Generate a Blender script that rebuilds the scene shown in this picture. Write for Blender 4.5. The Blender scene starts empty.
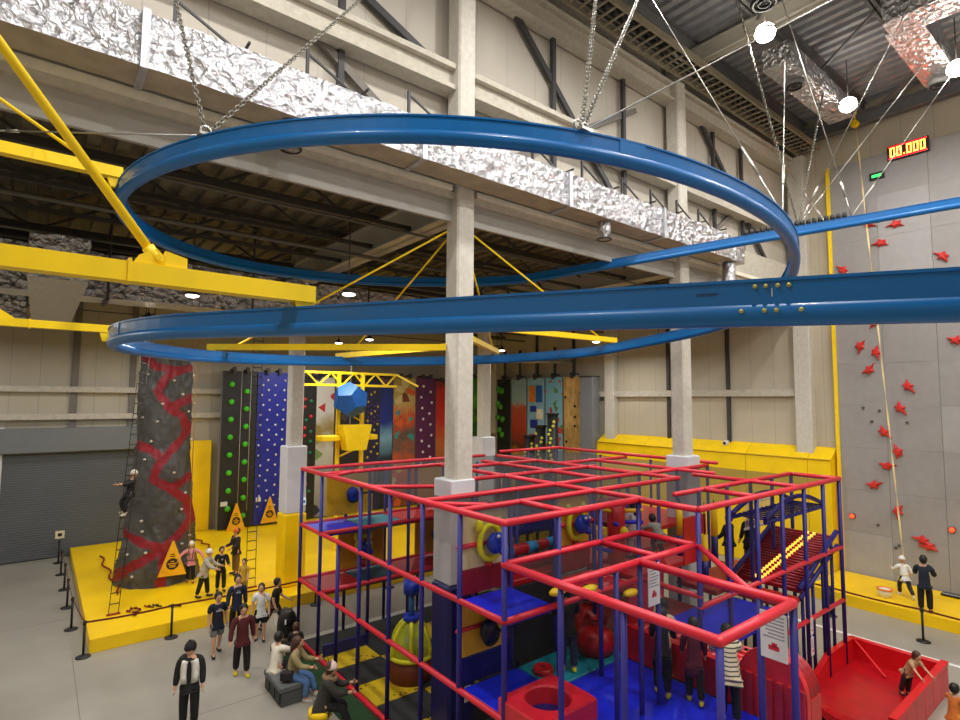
import bpy, math, random
from mathutils import Vector, Matrix, noise
random.seed(7)
C = bpy.context.scene.collection
PI = math.pi
sin, cos = math.sin, math.cos

# ------------------------------------------------------------------ materials
def lin(c):
    return tuple(((v/255)/12.92 if v/255 <= 0.04045 else (((v/255)+0.055)/1.055)**2.4) for v in c)
MATS = {}
def mat(name, rgb, rough=0.5, metal=0.0, var=0.12, scale=4.0, bump=0.0, bscale=60.0, spec=0.5, stretch=None, coat=0.0):
    if name in MATS: return MATS[name]
    m = bpy.data.materials.new(name); m.use_nodes = True
    nt = m.node_tree; b = nt.nodes['Principled BSDF']
    b.inputs['Roughness'].default_value = rough; b.inputs['Metallic'].default_value = metal
    b.inputs['Specular IOR Level'].default_value = spec; b.inputs['Coat Weight'].default_value = coat
    col = lin(rgb)
    tc = nt.nodes.new('ShaderNodeTexCoord'); mp = nt.nodes.new('ShaderNodeMapping')
    nt.links.new(tc.outputs['Object'], mp.inputs[0])
    if stretch: mp.inputs['Scale'].default_value = stretch
    n = nt.nodes.new('ShaderNodeTexNoise'); n.inputs['Scale'].default_value = scale; n.inputs['Detail'].default_value = 3
    nt.links.new(mp.outputs[0], n.inputs['Vector'])
    r = nt.nodes.new('ShaderNodeValToRGB')
    r.color_ramp.elements[0].position = 0.3; r.color_ramp.elements[1].position = 0.7
    r.color_ramp.elements[0].color = tuple(v*(1-var) for v in col)+(1,)
    r.color_ramp.elements[1].color = tuple(min(1, v*(1+var)) for v in col)+(1,)
    nt.links.new(n.outputs['Fac'], r.inputs[0]); nt.links.new(r.outputs[0], b.inputs['Base Color'])
    if bump:
        n2 = nt.nodes.new('ShaderNodeTexNoise'); n2.inputs['Scale'].default_value = bscale; n2.inputs['Detail'].default_value = 2
        nt.links.new(mp.outputs[0], n2.inputs['Vector'])
        bp = nt.nodes.new('ShaderNodeBump'); bp.inputs['Strength'].default_value = bump; bp.inputs['Distance'].default_value = 0.02
        nt.links.new(n2.outputs['Fac'], bp.inputs['Height']); nt.links.new(bp.outputs[0], b.inputs['Normal'])
    MATS[name] = m
    return m
def glow(name, rgb, strength):
    if name in MATS: return MATS[name]
    m = bpy.data.materials.new(name); m.use_nodes = True
    b = m.node_tree.nodes['Principled BSDF']
    b.inputs['Base Color'].default_value = lin(rgb)+(1,)
    b.inputs['Emission Color'].default_value = lin(rgb)+(1,); b.inputs['Emission Strength'].default_value = strength
    MATS[name] = m; return m
def netmat(name, rgb, dens):
    """fine cord netting: dark threads with open holes"""
    if name in MATS: return MATS[name]
    m = bpy.data.materials.new(name); m.use_nodes = True
    nt = m.node_tree; b = nt.nodes['Principled BSDF']; out = nt.nodes['Material Output']
    b.inputs['Base Color'].default_value = lin(rgb)+(1,); b.inputs['Roughness'].default_value = 0.8
    t = nt.nodes.new('ShaderNodeBsdfTransparent'); mx = nt.nodes.new('ShaderNodeMixShader'); mx.inputs[0].default_value = dens
    nt.links.new(t.outputs[0], mx.inputs[1]); nt.links.new(b.outputs[0], mx.inputs[2]); nt.links.new(mx.outputs[0], out.inputs[0])
    MATS[name] = m; return m
def ramp_mat(name, stops, axis=2, dist=0.3, nscale=1.5, rough=0.6, span=8.0, constant=False, vor=0.0, vscale=3.0, vcols=None):
    """painted mural: colours banded by height (object space), edges broken by noise, optional printed patches"""
    if name in MATS: return MATS[name]
    m = bpy.data.materials.new(name); m.use_nodes = True
    nt = m.node_tree; b = nt.nodes['Principled BSDF']; b.inputs['Roughness'].default_value = rough
    tc = nt.nodes.new('ShaderNodeTexCoord'); sp = nt.nodes.new('ShaderNodeSeparateXYZ'); nt.links.new(tc.outputs['Object'], sp.inputs[0])
    n = nt.nodes.new('ShaderNodeTexNoise'); n.inputs['Scale'].default_value = nscale; n.inputs['Detail'].default_value = 4
    nt.links.new(tc.outputs['Object'], n.inputs['Vector'])
    ma = nt.nodes.new('ShaderNodeMath'); ma.operation = 'MULTIPLY_ADD'; ma.inputs[1].default_value = 1/span
    m2 = nt.nodes.new('ShaderNodeMath'); m2.operation = 'MULTIPLY_ADD'; m2.inputs[1].default_value = dist; m2.inputs[2].default_value = -dist/2
    nt.links.new(n.outputs['Fac'], m2.inputs[0])
    nt.links.new(sp.outputs[axis], ma.inputs[0]); nt.links.new(m2.outputs[0], ma.inputs[2])
    r = nt.nodes.new('ShaderNodeValToRGB'); e = r.color_ramp.elements
    if constant: r.color_ramp.interpolation = 'CONSTANT'
    while len(e) < len(stops): e.new(0.5)
    for el, (p, c) in zip(e, stops): el.position = p; el.color = lin(c)+(1,)
    nt.links.new(ma.outputs[0], r.inputs[0])
    last = r.outputs[0]
    if vor > 0:
        v = nt.nodes.new('ShaderNodeTexVoronoi'); v.inputs['Scale'].default_value = vscale; nt.links.new(tc.outputs['Object'], v.inputs['Vector'])
        sx = nt.nodes.new('ShaderNodeSeparateXYZ'); nt.links.new(v.outputs['Color'], sx.inputs[0])
        th = nt.nodes.new('ShaderNodeMath'); th.operation = 'LESS_THAN'; th.inputs[1].default_value = vor; nt.links.new(sx.outputs[0], th.inputs[0])
        r2 = nt.nodes.new('ShaderNodeValToRGB'); r2.color_ramp.interpolation = 'CONSTANT'; e2 = r2.color_ramp.elements
        while len(e2) < len(vcols): e2.new(0.5)
        for i, (el, c) in enumerate(zip(e2, vcols)): el.position = i/len(vcols); el.color = lin(c)+(1,)
        nt.links.new(sx.outputs[1], r2.inputs[0])
        mx = nt.nodes.new('ShaderNodeMix'); mx.data_type = 'RGBA'
        nt.links.new(th.outputs[0], mx.inputs[0]); nt.links.new(last, mx.inputs[6]); nt.links.new(r2.outputs[0], mx.inputs[7])
        last = mx.outputs[2]
    nt.links.new(last, b.inputs['Base Color'])
    MATS[name] = m; return m

# ------------------------------------------------------------------ mesh builder
class MB:
    def __init__(s): s.v = []; s.f = []; s.m = []; s.sm = []
    def add(s, vs, fs, mi=0, smooth=False):
        o = len(s.v); s.v += [tuple(p) for p in vs]
        for f in fs: s.f.append(tuple(i+o for i in f)); s.m.append(mi); s.sm.append(smooth)
        return s
    def boxm(s, a, b, mi=0):
        (x0,y0,z0),(x1,y1,z1) = a, b
        vs = [(x0,y0,z0),(x1,y0,z0),(x1,y1,z0),(x0,y1,z0),(x0,y0,z1),(x1,y0,z1),(x1,y1,z1),(x0,y1,z1)]
        return s.add(vs, [(0,3,2,1),(4,5,6,7),(0,1,5,4),(1,2,6,5),(2,3,7,6),(3,0,4,7)], mi)
    def box(s, c, d, rz=0.0, mi=0):
        n = len(s.v); x,y,z = d[0]/2, d[1]/2, d[2]/2
        s.boxm((-x,-y,-z),(x,y,z), mi)
        M = Matrix.Translation(c) @ Matrix.Rotation(rz, 4, 'Z')
        for i in range(n, len(s.v)): s.v[i] = tuple(M @ Vector(s.v[i]))
        return s
    def bbox(s, c, d, r=0.03, rz=0.0, mi=0):
        """box with chamfered edges all round"""
        x,y,z = d[0]/2, d[1]/2, d[2]/2; r = min(r, x*.8, y*.8, z*.8)
        def ring(ix, iy, zz):
            return [(-ix,-y if iy else -(y-r),zz)]
        rings = []
        for (ins, zz) in ((r,-z),(0,-z+r),(0,z-r),(r,z)):
            X, Y = x-ins, y-ins; k = r if ins == 0 else r*0.6
            rings.append([(-X+k,-Y,zz),(X-k,-Y,zz),(X,-Y+k,zz),(X,Y-k,zz),(X-k,Y,zz),(-X+k,Y,zz),(-X,Y-k,zz),(-X,-Y+k,zz)])
        M = Matrix.Translation(c) @ Matrix.Rotation(rz, 4, 'Z')
        return s.loft([[tuple(M @ Vector(p)) for p in rg] for rg in rings], mi=mi, smooth=False)
    def loft(s, rings, caps=True, mi=0, smooth=True, close=False):
        n = len(rings[0]); vs = [p for r in rings for p in r]; fs = []
        R = len(rings)
        for i in range(R if close else R-1):
            a = i*n; b = ((i+1) % R)*n
            for j in range(n): k = (j+1) % n; fs.append((a+j,a+k,b+k,b+j))
        o = len(s.f); s.add(vs, fs, mi, smooth)
        if caps and not close:
            base = len(s.v)-len(vs)
            s.f.append(tuple(base+j for j in reversed(range(n)))); s.m.append(mi); s.sm.append(False)
            s.f.append(tuple(base+(R-1)*n+j for j in range(n))); s.m.append(mi); s.sm.append(False)
        return s
    def cyl(s, p0, p1, r0, r1=None, n=10, mi=0, caps=True, smooth=True):
        return s.tube([p0, p1], [r0, r0 if r1 is None else r1], n, mi, caps=caps, smooth=smooth)
    def tube(s, path, r, n=8, mi=0, closed=False, caps=True, smooth=True, ell=None):
        P = [Vector(p) for p in path]; R = r if isinstance(r, (list,tuple)) else [r]*len(P)
        rings = []; up = None; L = len(P)
        for i, p in enumerate(P):
            a = P[(i-1) % L] if (closed or i > 0) else p; b = P[(i+1) % L] if (closed or i < L-1) else p
            t = (b-a); t = t.normalized() if t.length > 1e-9 else Vector((0,0,1))
            if up is None: up = Vector((0,0,1)) if abs(t.z) < 0.9 else Vector((0,1,0))
            x = up.cross(t)
            if x.length < 1e-6: x = Vector((1,0,0)).cross(t)
            x.normalize(); y = t.cross(x); up = y
            ea, eb = ell if ell else (1,1)
            rings.append([tuple(p + x*(cos(2*PI*j/n)*R[i]*ea) + y*(sin(2*PI*j/n)*R[i]*eb)) for j in range(n)])
        return s.loft(rings, caps=caps, mi=mi, smooth=smooth, close=closed)
    def beam(s, p0, p1, w, h, mi=0, up=(0,0,1)):
        p0, p1 = Vector(p0), Vector(p1); t = (p1-p0).normalized(); u = Vector(up)
        x = t.cross(u)
        if x.length < 1e-5: x = t.cross(Vector((0,1,0)))
        x.normalize(); y = x.cross(t)
        q = [(-w/2,-h/2),(w/2,-h/2),(w/2,h/2),(-w/2,h/2)]
        return s.loft([[tuple(p + x*a + y*b) for a,b in q] for p in (p0,p1)], mi=mi, smooth=False)
    def sphere(s, c, r, seg=12, rings=8, mi=0, rot=None):
        if not isinstance(r, (tuple,list)): r = (r,r,r)
        vs = [(0,0,-r[2])]; 
        for i in range(1, rings):
            a = -PI/2 + PI*i/rings
            for j in range(seg): vs.append((cos(a)*cos(2*PI*j/seg)*r[0], cos(a)*sin(2*PI*j/seg)*r[1], sin(a)*r[2]))
        vs.append((0,0,r[2])); fs = []
        for j in range(seg): fs.append((0, 1+(j+1)%seg, 1+j))
        for i in range(rings-2):
            for j in range(seg):
                a=1+i*seg+j; b=1+i*seg+(j+1)%seg; fs.append((a,b,b+seg,a+seg))
        T=len(vs)-1
        for j in range(seg): fs.append((T, 1+(rings-2)*seg+j, 1+(rings-2)*seg+(j+1)%seg))
        M = Matrix.Translation(c) @ (rot.to_4x4() if rot else Matrix.Identity(4))
        return s.add([tuple(M @ Vector(p)) for p in vs], fs, mi, True)
    def prism(s, poly, a0, a1, axis='z', mi=0):
        """extrude a 2-D outline; axis z: (x,y), axis y: (x,z), axis x: (y,z)"""
        f = {'z': lambda p,a:(p[0],p[1],a), 'y': lambda p,a:(p[0],a,p[1]), 'x': lambda p,a:(a,p[0],p[1])}[axis]
        n=len(poly); vs=[f(p,a0) for p in poly]+[f(p,a1) for p in poly]
        fs=[tuple(reversed(range(n))), tuple(range(n,2*n))]+[(j,(j+1)%n,n+(j+1)%n,n+j) for j in range(n)]
        return s.add(vs, fs, mi)
    def torus(s, c, R, r, axis=(0,0,1), n=20, k=8, mi=0, sc=(1,1)):
        q = Vector((0,0,1)).rotation_difference(Vector(axis))
        return s.tube([Vector(c)+q @ Vector((cos(2*PI*i/n)*R*sc[0], sin(2*PI*i/n)*R*sc[1], 0)) for i in range(n)], r, k, mi, closed=True)
    def build(s, name, mats, parent=None, origin=None):
        off = Vector((0,0,0)); p = parent
        while p is not None: off += Vector(p.location); p = p.parent
        loc = Vector(origin) - off if origin is not None else Vector((0,0,0))
        sh = off + loc
        me = bpy.data.meshes.new(name)
        me.from_pydata([(a-sh.x, b-sh.y, c-sh.z) for a,b,c in s.v], [], s.f)
        if not isinstance(mats, (list,tuple)): mats = [mats]
        for m in mats: me.materials.append(m)
        me.polygons.foreach_set('material_index', s.m); me.polygons.foreach_set('use_smooth', s.sm)
        me.update()
        o = bpy.data.objects.new(name, me); C.objects.link(o); o.location = loc
        if parent: o.parent = parent
        return o

def tag(o, label, cat, group=None):
    o['label'] = label; o['category'] = cat
    if group: o['group'] = group
    return o
def struct(o, label=None):
    o['kind'] = 'structure'
    if label: o['label'] = label
    return o
def thing(name, label, cat, loc=(0,0,0), group=None):
    o = bpy.data.objects.new(name, None); C.objects.link(o); o.location = loc; o.empty_display_size = 0.1
    return tag(o, label, cat, group)
def dup(root, loc, rz=0.0, label=None):
    """copy a thing with copies of its parts and sub-parts"""
    r = root.copy(); C.objects.link(r); r.location = loc; r.rotation_euler = (0,0,rz)
    if label: r['label'] = label
    for ch in list(root.children):
        c = ch.copy(); C.objects.link(c); c.parent = r
        for g in list(ch.children):
            d = g.copy(); C.objects.link(d); d.parent = c
    return r
def dpart(o, parent, loc, rot=None):
    """another copy of one part, on the same thing"""
    c = o.copy(); C.objects.link(c); c.parent = parent; c.location = loc
    if rot: c.rotation_euler = rot
    return c

# ------------------------------------------------------------------ camera
f_px = 552.7
yaw, pitch, roll = math.radians(51.46), math.radians(4.16), math.radians(0.33)
EYE = Vector((0,0,6.6))
Fw = Vector((cos(yaw)*cos(pitch), sin(yaw)*cos(pitch), sin(pitch)))
Rt = Vector((sin(yaw), -cos(yaw), 0)); Up = Rt.cross(Fw)
R2 = Rt*cos(roll)+Up*sin(roll); U2 = -Rt*sin(roll)+Up*cos(roll)
cd = bpy.data.cameras.new('camera'); cam = bpy.data.objects.new('camera', cd); C.objects.link(cam)
cd.sensor_width = 36; cd.lens = f_px/960*36; cd.clip_start = 0.05; cd.clip_end = 200
Mx = Matrix((( R2.x,U2.x,-Fw.x,EYE.x),(R2.y,U2.y,-Fw.y,EYE.y),(R2.z,U2.z,-Fw.z,EYE.z),(0,0,0,1)))
cam.matrix_world = Mx
bpy.context.scene.camera = cam

# shared materials
M_conc = mat('fireproofed_column', (202,197,186), .9, var=.08, scale=9, bump=.5, bscale=70)
M_beam = mat('fireproofed_beam', (190,184,170), .9, var=.10, scale=7, bump=.6, bscale=60)
M_wrap = mat('white_wrap', (205,206,212), .55, var=.03)
M_dark = mat('dark_steel', (58,56,58), .6, var=.1)
M_black = mat('black_plastic', (22,21,22), .5, var=.1)
M_blue = mat('track_blue', (0,104,178), .34, var=.05, scale=2, spec=.45, coat=.1)
M_yel = mat('yellow_steel', (250,212,6), .45, var=.05)
M_ypad = mat('yellow_vinyl', (248,206,0), .42, var=.07, scale=1.2, bump=.15, bscale=3)
M_steel = mat('galvanised', (178,176,170), .35, metal=.8, var=.15)
M_post = mat('indigo_padding', (34,28,122), .5, var=.08)
M_rail = mat('red_padding', (214,30,52), .42, var=.07, spec=.6)
M_redv = mat('red_vinyl', (196,14,26), .38, var=.06)
M_bluev = mat('blue_vinyl', (18,40,216), .4, var=.06)
M_navyv = mat('navy_vinyl', (18,22,104), .45, var=.06)
M_white = mat('white_paint', (228,228,226), .5, var=.03)
M_grey = mat('grey_laminate', (126,128,134), .5, var=.05)
# ================================================================== the hall
def panel_mat(name, rgb, pitch, axis, dark=0.72, wdt=0.06, rough=.7):
    """wall cladding with thin vertical joints every <pitch> metres along an axis"""
    m = mat(name, rgb, rough, var=.05, scale=.8)
    nt = m.node_tree; b = nt.nodes['Principled BSDF']; src = b.inputs['Base Color'].links[0].from_socket
    tc = nt.nodes.new('ShaderNodeTexCoord'); sp = nt.nodes.new('ShaderNodeSeparateXYZ'); nt.links.new(tc.outputs['Object'], sp.inputs[0])
    a = nt.nodes.new('ShaderNodeMath'); a.operation='DIVIDE'; a.inputs[1].default_value=pitch; nt.links.new(sp.outputs[axis], a.inputs[0])
    f = nt.nodes.new('ShaderNodeMath'); f.operation='FRACT'; nt.links.new(a.outputs[0], f.inputs[0])
    l = nt.nodes.new('ShaderNodeMath'); l.operation='LESS_THAN'; l.inputs[1].default_value=wdt; nt.links.new(f.outputs[0], l.inputs[0])
    mx = nt.nodes.new('ShaderNodeMix'); mx.data_type='RGBA'; nt.links.new(l.outputs[0], mx.inputs[0]); nt.links.new(src, mx.inputs[6])
    mx.inputs[7].default_value = tuple(v*dark for v in lin(rgb))+(1,)
    nt.links.new(mx.outputs[2], b.inputs['Base Color']); return m
X0, X1, Y0, YM, Y1 = -7.0, 24.1, -6.0, 9.75, 29.5
ZL, ZH = 11.7, 18.0
M_floor = mat('polished_concrete', (150,145,134), .42, var=.10, scale=.55, bump=.05, bscale=4)
M_wallX = panel_mat('wall_cladding_long', (184,177,165), .95, 0, .85, .03)
M_wallY = panel_mat('wall_cladding_end', (186,176,156), .95, 1, .8, .03)
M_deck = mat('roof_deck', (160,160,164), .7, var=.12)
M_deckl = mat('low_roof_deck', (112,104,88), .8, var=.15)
M_truss = mat('truss_steel', (66,62,56), .7, var=.1)
M_girder = mat('painted_girder', (176,172,160), .7, var=.05)
M_fascia = mat('grey_fascia', (168,165,158), .6, var=.03)

struct(MB().boxm((X0,Y0,-.3),(X1+.3,Y1+.3,0)).build('floor', M_floor))
ln = MB().boxm((18.32,3.6,.0),(18.46,8.6,.004)); struct(ln.build('trim_1', M_white), 'white line painted on the floor')
jn = MB()
for x in (1.0,): jn.boxm((x-.008,Y0,0),(x+.008,17.9,.002))
for y in (13.1, 21.0): jn.boxm((X0,y-.008,0),(5.8,y+.008,.002)) if y < 17 else jn.boxm((X0,y-.008,0),(1.2,y+.008,.002))
struct(jn.build('trim_2', mat('floor_joint', (118,114,106), .7)), 'thin saw-cut joints in the concrete floor')
struct(MB().boxm((X1,Y0,0),(X1+.3,Y1,ZH)).build('wall_right', M_wallY))
struct(MB().boxm((X0-.3,Y1,0),(X1+.3,Y1+.3,ZL)).build('wall_back', panel_mat('wall_cladding_back', (178,170,152), .95, 0, .8, .03)))
struct(MB().boxm((X0-.3,Y0,0),(X0,Y1,ZH)).build('wall_left', M_wallY))
struct(MB().boxm((X0-.3,Y0-.3,0),(X1+.3,Y0,ZH)).build('wall_near', M_wallX))
struct(MB().boxm((X0,YM,10.8),(X1,YM+.2,ZH)).build('wall_upper', M_wallX))
# corrugated roof decks
def corrug(x0,x1,y0,y1,z,pitch,dep,name,m,along):
    b = MB(); prof=[]; n=int(((x1-x0) if along=='y' else (y1-y0))/pitch)
    for i in range(n+1):
        a=(x0 if along=='y' else y0)+i*pitch
        prof += [(a,z),(a+pitch*.45,z),(a+pitch*.5,z+dep),(a+pitch*.95,z+dep)]
    for i in range(len(prof)-1):
        (a,za),(c,zc)=prof[i],prof[i+1]
        if along=='y': b.add([(a,y0,za),(a,y1,za),(c,y1,zc),(c,y0,zc)],[(0,1,2,3)])
        else: b.add([(x0,a,za),(x0,c,zc),(x1,c,zc),(x1,a,za)],[(0,1,2,3)])
    b.boxm((x0-.3,y0-.3,z+dep+.02),(x1+.3,y1+.3,z+dep+.2))
    return struct(b.build(name, m))
corrug(X0,X1,Y0,YM,ZH,.42,.13,'ceiling', M_deck,'y')
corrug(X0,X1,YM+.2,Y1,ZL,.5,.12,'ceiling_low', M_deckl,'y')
# roof steel of the tall bay
def ibeam(b,p0,p1,w,h,t=.04):
    p0,p1=Vector(p0),Vector(p1)
    for dz,ww,hh in ((h/2-t/2,w,t),(-h/2+t/2,w,t),(0,t,h)): b.beam(p0+Vector((0,0,dz)),p1+Vector((0,0,dz)),ww,hh)
    return b
M_purl = mat('roof_purlin', (112,112,114), .7, var=.08)
for y in (-4.2,-2.0,.2,2.4,4.6,6.8,8.9): struct(ibeam(MB(),(X0,y,17.72),(X1,y,17.72),.22,.5).build('ceiling_beam', M_purl))
for x in (-1.4,7.0,15.45,23.7): struct(ibeam(MB(),(x,Y0,17.25),(x,YM,17.25),.3,.5).build('ceiling_beam', M_girder if x==15.45 else M_purl))
br = MB()
for i,x in enumerate((9.0,11.2,13.4,17.6,19.8,22.0)):
    br.beam((x,4.6,17.42),(x+2.0,6.8,17.42),.07,.07); br.beam((x+2.0,4.6,17.42),(x,2.4,17.42),.07,.07)
struct(br.build('ceiling_bracing', M_purl))
# columns: fireproofed shafts with a wrapped base
def column(x,y,z1,shaft=.45,base=None):
    b=MB().bbox((x,y,z1/2),(shaft,shaft,z1),.04)
    for i in range(len(b.v)):
        p=Vector(b.v[i]); q=noise.noise(p*3.1)*.008; b.v[i]=(p.x+q,p.y-q,p.z)
    return struct(b.build('column', M_conc))
for x in (6.93,15.37): column(x,9.4,ZH); column(x+.08,19.1,ZL)
for y in (9.2,18.75,28.4): 
    b=MB().bbox((23.9,y,(4.4+(16.6 if y<10 else ZL))/2),(.4,.62,(16.6 if y<10 else ZL)-4.4),.03); struct(b.build('column', M_conc))
def base_wrap(x,y,z0,z1,s,label,yel=None):
    t=thing('column_casing',label,'column casing',(x,y,z0))
    if yel:
        MB().bbox((x,y,(z0+yel)/2),(s+.06,s+.06,yel-z0),.05).build('pad', yelmat, t)
        z0=yel
    MB().bbox((x,y,(z0+z1)/2),(s,s,z1-z0),.03).build('cladding', M_wrap, t)
    return t
yelmat = M_ypad
t = base_wrap(7.0,19.1,.35,5.0,.7,'white clad column base with a yellow padded foot beside the tall blue climbing panel',2.75)
s = MB().boxm((7.22,18.73,3.0),(7.34,18.76,3.24)).build('notice', glow('pale_sign',(225,240,250),.35), t)
MB().boxm((7.25,18.722,3.06),(7.31,18.73,3.16)).build('print', mat('sign_blue',(30,120,170)), s)
base_wrap(15.45,19.1,.35,5.0,.75,'white clad column base in front of the green jungle panel')
base_wrap(15.37,9.4,.0,4.98,.72,'white clad column base standing before the yellow wall padding')
t = thing('column_casing','big white column casing with navy padding below, standing inside the soft play frame','column casing',(6.86,9.44,0))
MB().bbox((6.86,9.44,3.95),(.62,.62,2.06),.02).build('cladding', M_wrap, t)
MB().bbox((6.86,9.44,1.46),(.68,.68,2.92),.06).build('pad', M_navyv, t)
for z in (1.0,.62): 
    q=MB().boxm((6.9,9.085,z),(7.12,9.1,z+.3)).build('notice', M_white, t)
    MB().boxm((6.94,9.08,z+.06),(7.08,9.085,z+.1)).boxm((6.94,9.08,z+.16),(7.08,9.085,z+.2)).build('print', M_dark, q)
# girder along the column line, its ledge, grey fascia
g = MB().boxm((X0,9.42,10.40),(X1,9.5,10.88)); struct(g.build('trim_3', M_fascia), 'grey fascia under the girder of the upper wall')
def rough_box(b,a,c,n,amp,seed=0):
    """long box along x with slightly uneven fireproofing"""
    (x0,y0,z0),(x1,y1,z1)=a,c; rings=[]
    for i in range(n+1):
        x=x0+(x1-x0)*i/n; rg=[]
        for (yy,zz) in ((y0,z0),(y1,z0),(y1,z1),(y0,z1)):
            q=noise.noise(Vector((x*1.7+seed,yy*5,zz*5)))*amp; rg.append((x,yy+q,zz+q*.6))
        rings.append(rg)
    return b.loft(rings,smooth=False)
b=MB(); rough_box(b,(X0,9.32,10.86),(X1,9.5,11.0),90,.015,3); rough_box(b,(X0,9.3,11.12),(X1,9.45,12.0),60,.015,5)
struct(b.build('trim_4', M_beam), 'fireproofed girder behind the foil duct')
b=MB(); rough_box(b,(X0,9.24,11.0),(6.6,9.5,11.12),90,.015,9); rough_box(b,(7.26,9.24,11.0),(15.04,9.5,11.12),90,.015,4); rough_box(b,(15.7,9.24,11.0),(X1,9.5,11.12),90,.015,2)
struct(b.build('trim_9', mat('ledge_painted_lit',(236,230,212),.8,var=.06)), 'ledge along the girder under the foil duct, coloured as if lit')  # paler tone puts the lit edge strip into the ledge colour
b=MB(); rough_box(b,(X0,9.28,13.72),(X1,9.7,13.84),90,.015,1); rough_box(b,(X0,9.42,13.34),(X1,9.52,13.74),60,.015,2); rough_box(b,(X0,9.28,13.26),(X1,9.7,13.36),90,.015,4)
struct(b.build('trim_5', M_beam), 'fireproofed wall beam halfway up the upper wall')
b=MB(); rough_box(b,(X0,9.28,16.48),(X1,9.7,16.6),90,.012,6); rough_box(b,(X0,9.42,16.05),(X1,9.52,16.5),60,.012,7); rough_box(b,(X0,9.28,16.0),(X1,9.7,16.09),90,.012,8)
struct(b.build('trim_6', M_beam), 'fireproofed beam along the top of the upper wall')
# wall posts and bracing on the upper wall
for x in (4.2,10.02,12.94,18.0,20.0): struct(MB().boxm((x-.06,9.55,11.1),(x+.06,9.66,16.4)).build('wall_post', M_dark))
def brace(p0,p1,w,m): struct(MB().beam(p0,p1,w,w*.6,up=(0,1,0)).build('wall_brace', m))
M_br2 = mat('brace_grey', (112,106,100), .7)
for a,c,m in (((8.4,9.62,16.4),(13.6,9.62,11.3),M_dark),((9.9,9.66,13.2),(6.9,9.66,11.3),M_br2),((13.6,9.66,15.3),(10.6,9.66,13.6),M_br2),((2.9,9.62,13.9),(6.2,9.62,11.7),M_br2),((16.9,9.62,16.4),(22.8,9.62,11.2),M_dark),((19.4,9.66,13.4),(16.4,9.66,11.4),M_br2),((1.0,9.62,16.2),(6.3,9.62,13.9),M_dark),((4.2,9.6,16.4),(-2,9.6,11.5),M_dark)): brace(a,c,.16,m)
# girts, posts of the low bay
b=MB().boxm((23.82,9.5,6.83),(24.08,Y1,7.12)); struct(b.build('trim_7', M_beam),'horizontal girt on the right wall')
for x,zz in ((X0,7.0),(X0,5.85)): b=MB().boxm((X0,29.2,zz-.16),(7.0,29.5,zz+.08)); struct(b.build('trim_8', M_beam),'horizontal girt on the back wall')
for y in (12.4,15.4,21.5,24.5): struct(MB().boxm((24.0,y-.08,4.6),(24.09,y+.08,ZL)).build('wall_post', M_dark))
for x in (1.2,3.3): struct(MB().boxm((x-.12,29.38,5.2),(x+.12,29.49,ZL)).build('wall_post', M_br2))
# roof girders and trusses of the low bay
for x in (7.0,15.45): struct(ibeam(MB().boxm((x-.12,9.5,10.62),(x+.12,Y1,11.3)),(x,9.5,10.95),(x,Y1,10.95),.5,.75).build('ceiling_beam', M_girder))
struct(ibeam(MB(),(X0,19.1,10.95),(X1,19.1,10.95),.4,.7).build('ceiling_beam', M_truss))
for y in (11.4,13.4,15.4,17.3,21.2,23.4,25.6,27.6):
    b=MB(); b.beam((X0,y,11.55),(X1,y,11.55),.12,.12); b.beam((X0,y,10.75),(X1,y,10.75),.1,.1)
    x=X0; k=0
    while x < X1-1.3:
        b.beam((x,y,10.75 if k%2 else 11.55),(x+1.35,y,11.55 if k%2 else 10.75),.06,.06); x+=1.35; k+=1
    struct(b.build('ceiling_truss', M_truss))
b=MB()
for k in range(9): b.cyl((X0,11+k*2.1,10.5-.15*(k%3)),(X1,11+k*2.1,10.5-.15*(k%3)),.03+.02*(k%2),n=6)
struct(b.build('ceiling_pipes', mat('pipe_grey',(96,92,84),.6)),'service pipes under the low roof')
b=MB().cyl((16.5,26.0,8.8),(23.9,21.2,8.8),.09,n=8); struct(b.build('ceiling_pipe', mat('pipe_pale',(165,162,154),.6)))
# roller shutter in the back wall
t=thing('roller_shutter','wide grey roller shutter closed in the back wall','shutter',(1.2,29.3,0))
M_sh=mat('shutter_grey',(98,102,106),.55,var=.05,scale=.7); M_shd=mat('shutter_hood',(112,116,118),.5,var=.04)
c=MB(); z=0.02
rings=[]; n=44
prof=[]
for i in range(n):
    z0=.05+i*4.3/n; prof += [(29.22,z0),(29.245,z0+.01),(29.245,z0+4.3/n-.012),(29.22,z0+4.3/n-.002)]
prof += [(29.4,4.35),(29.4,.05)]
c.prism(prof,-1.0,4.1,'x'); c.build('curtain',M_sh,t)
MB().bbox((1.55,29.15,4.85),(5.4,.5,1.0),.03).build('hood',M_shd,t)
for x in (-1.12,4.2): MB().boxm((x-.12,29.12,0),(x+.12,29.45,5.4)).build('guide_rail',M_wrap if x<0 else M_sh,t)
# yellow padding on the right wall and on the back wall
t=thing('wall_padding','long yellow padded ledge on the right wall behind the soft play frame','padding',(23.7,13.5,0))
p=[(23.4,.02),(23.4,4.42),(24.08,4.86),(24.08,.02)]
for i,(a,b_) in enumerate(((8.2,9.0),(9.02,11.4),(11.42,13.9),(13.92,16.4),(16.42,18.2),(18.22,19.35))):
    o=MB().prism(p,a,b_,'y'); o.build('pad',M_ypad,t)
MB().cyl((23.38,8.2,4.42),(23.38,19.35,4.42),.03,n=6).build('piping',mat('dark_yellow_seam',(196,158,0),.5),t)  # piping in a darker yellow along the pad edge
t=thing('wall_padding','yellow wall padding behind the grey rock tower','padding',(5.7,29.2,0))
MB().bbox((5.55,29.3,2.45),(2.3,.3,4.3),.05).build('pad',M_ypad,t)
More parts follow.
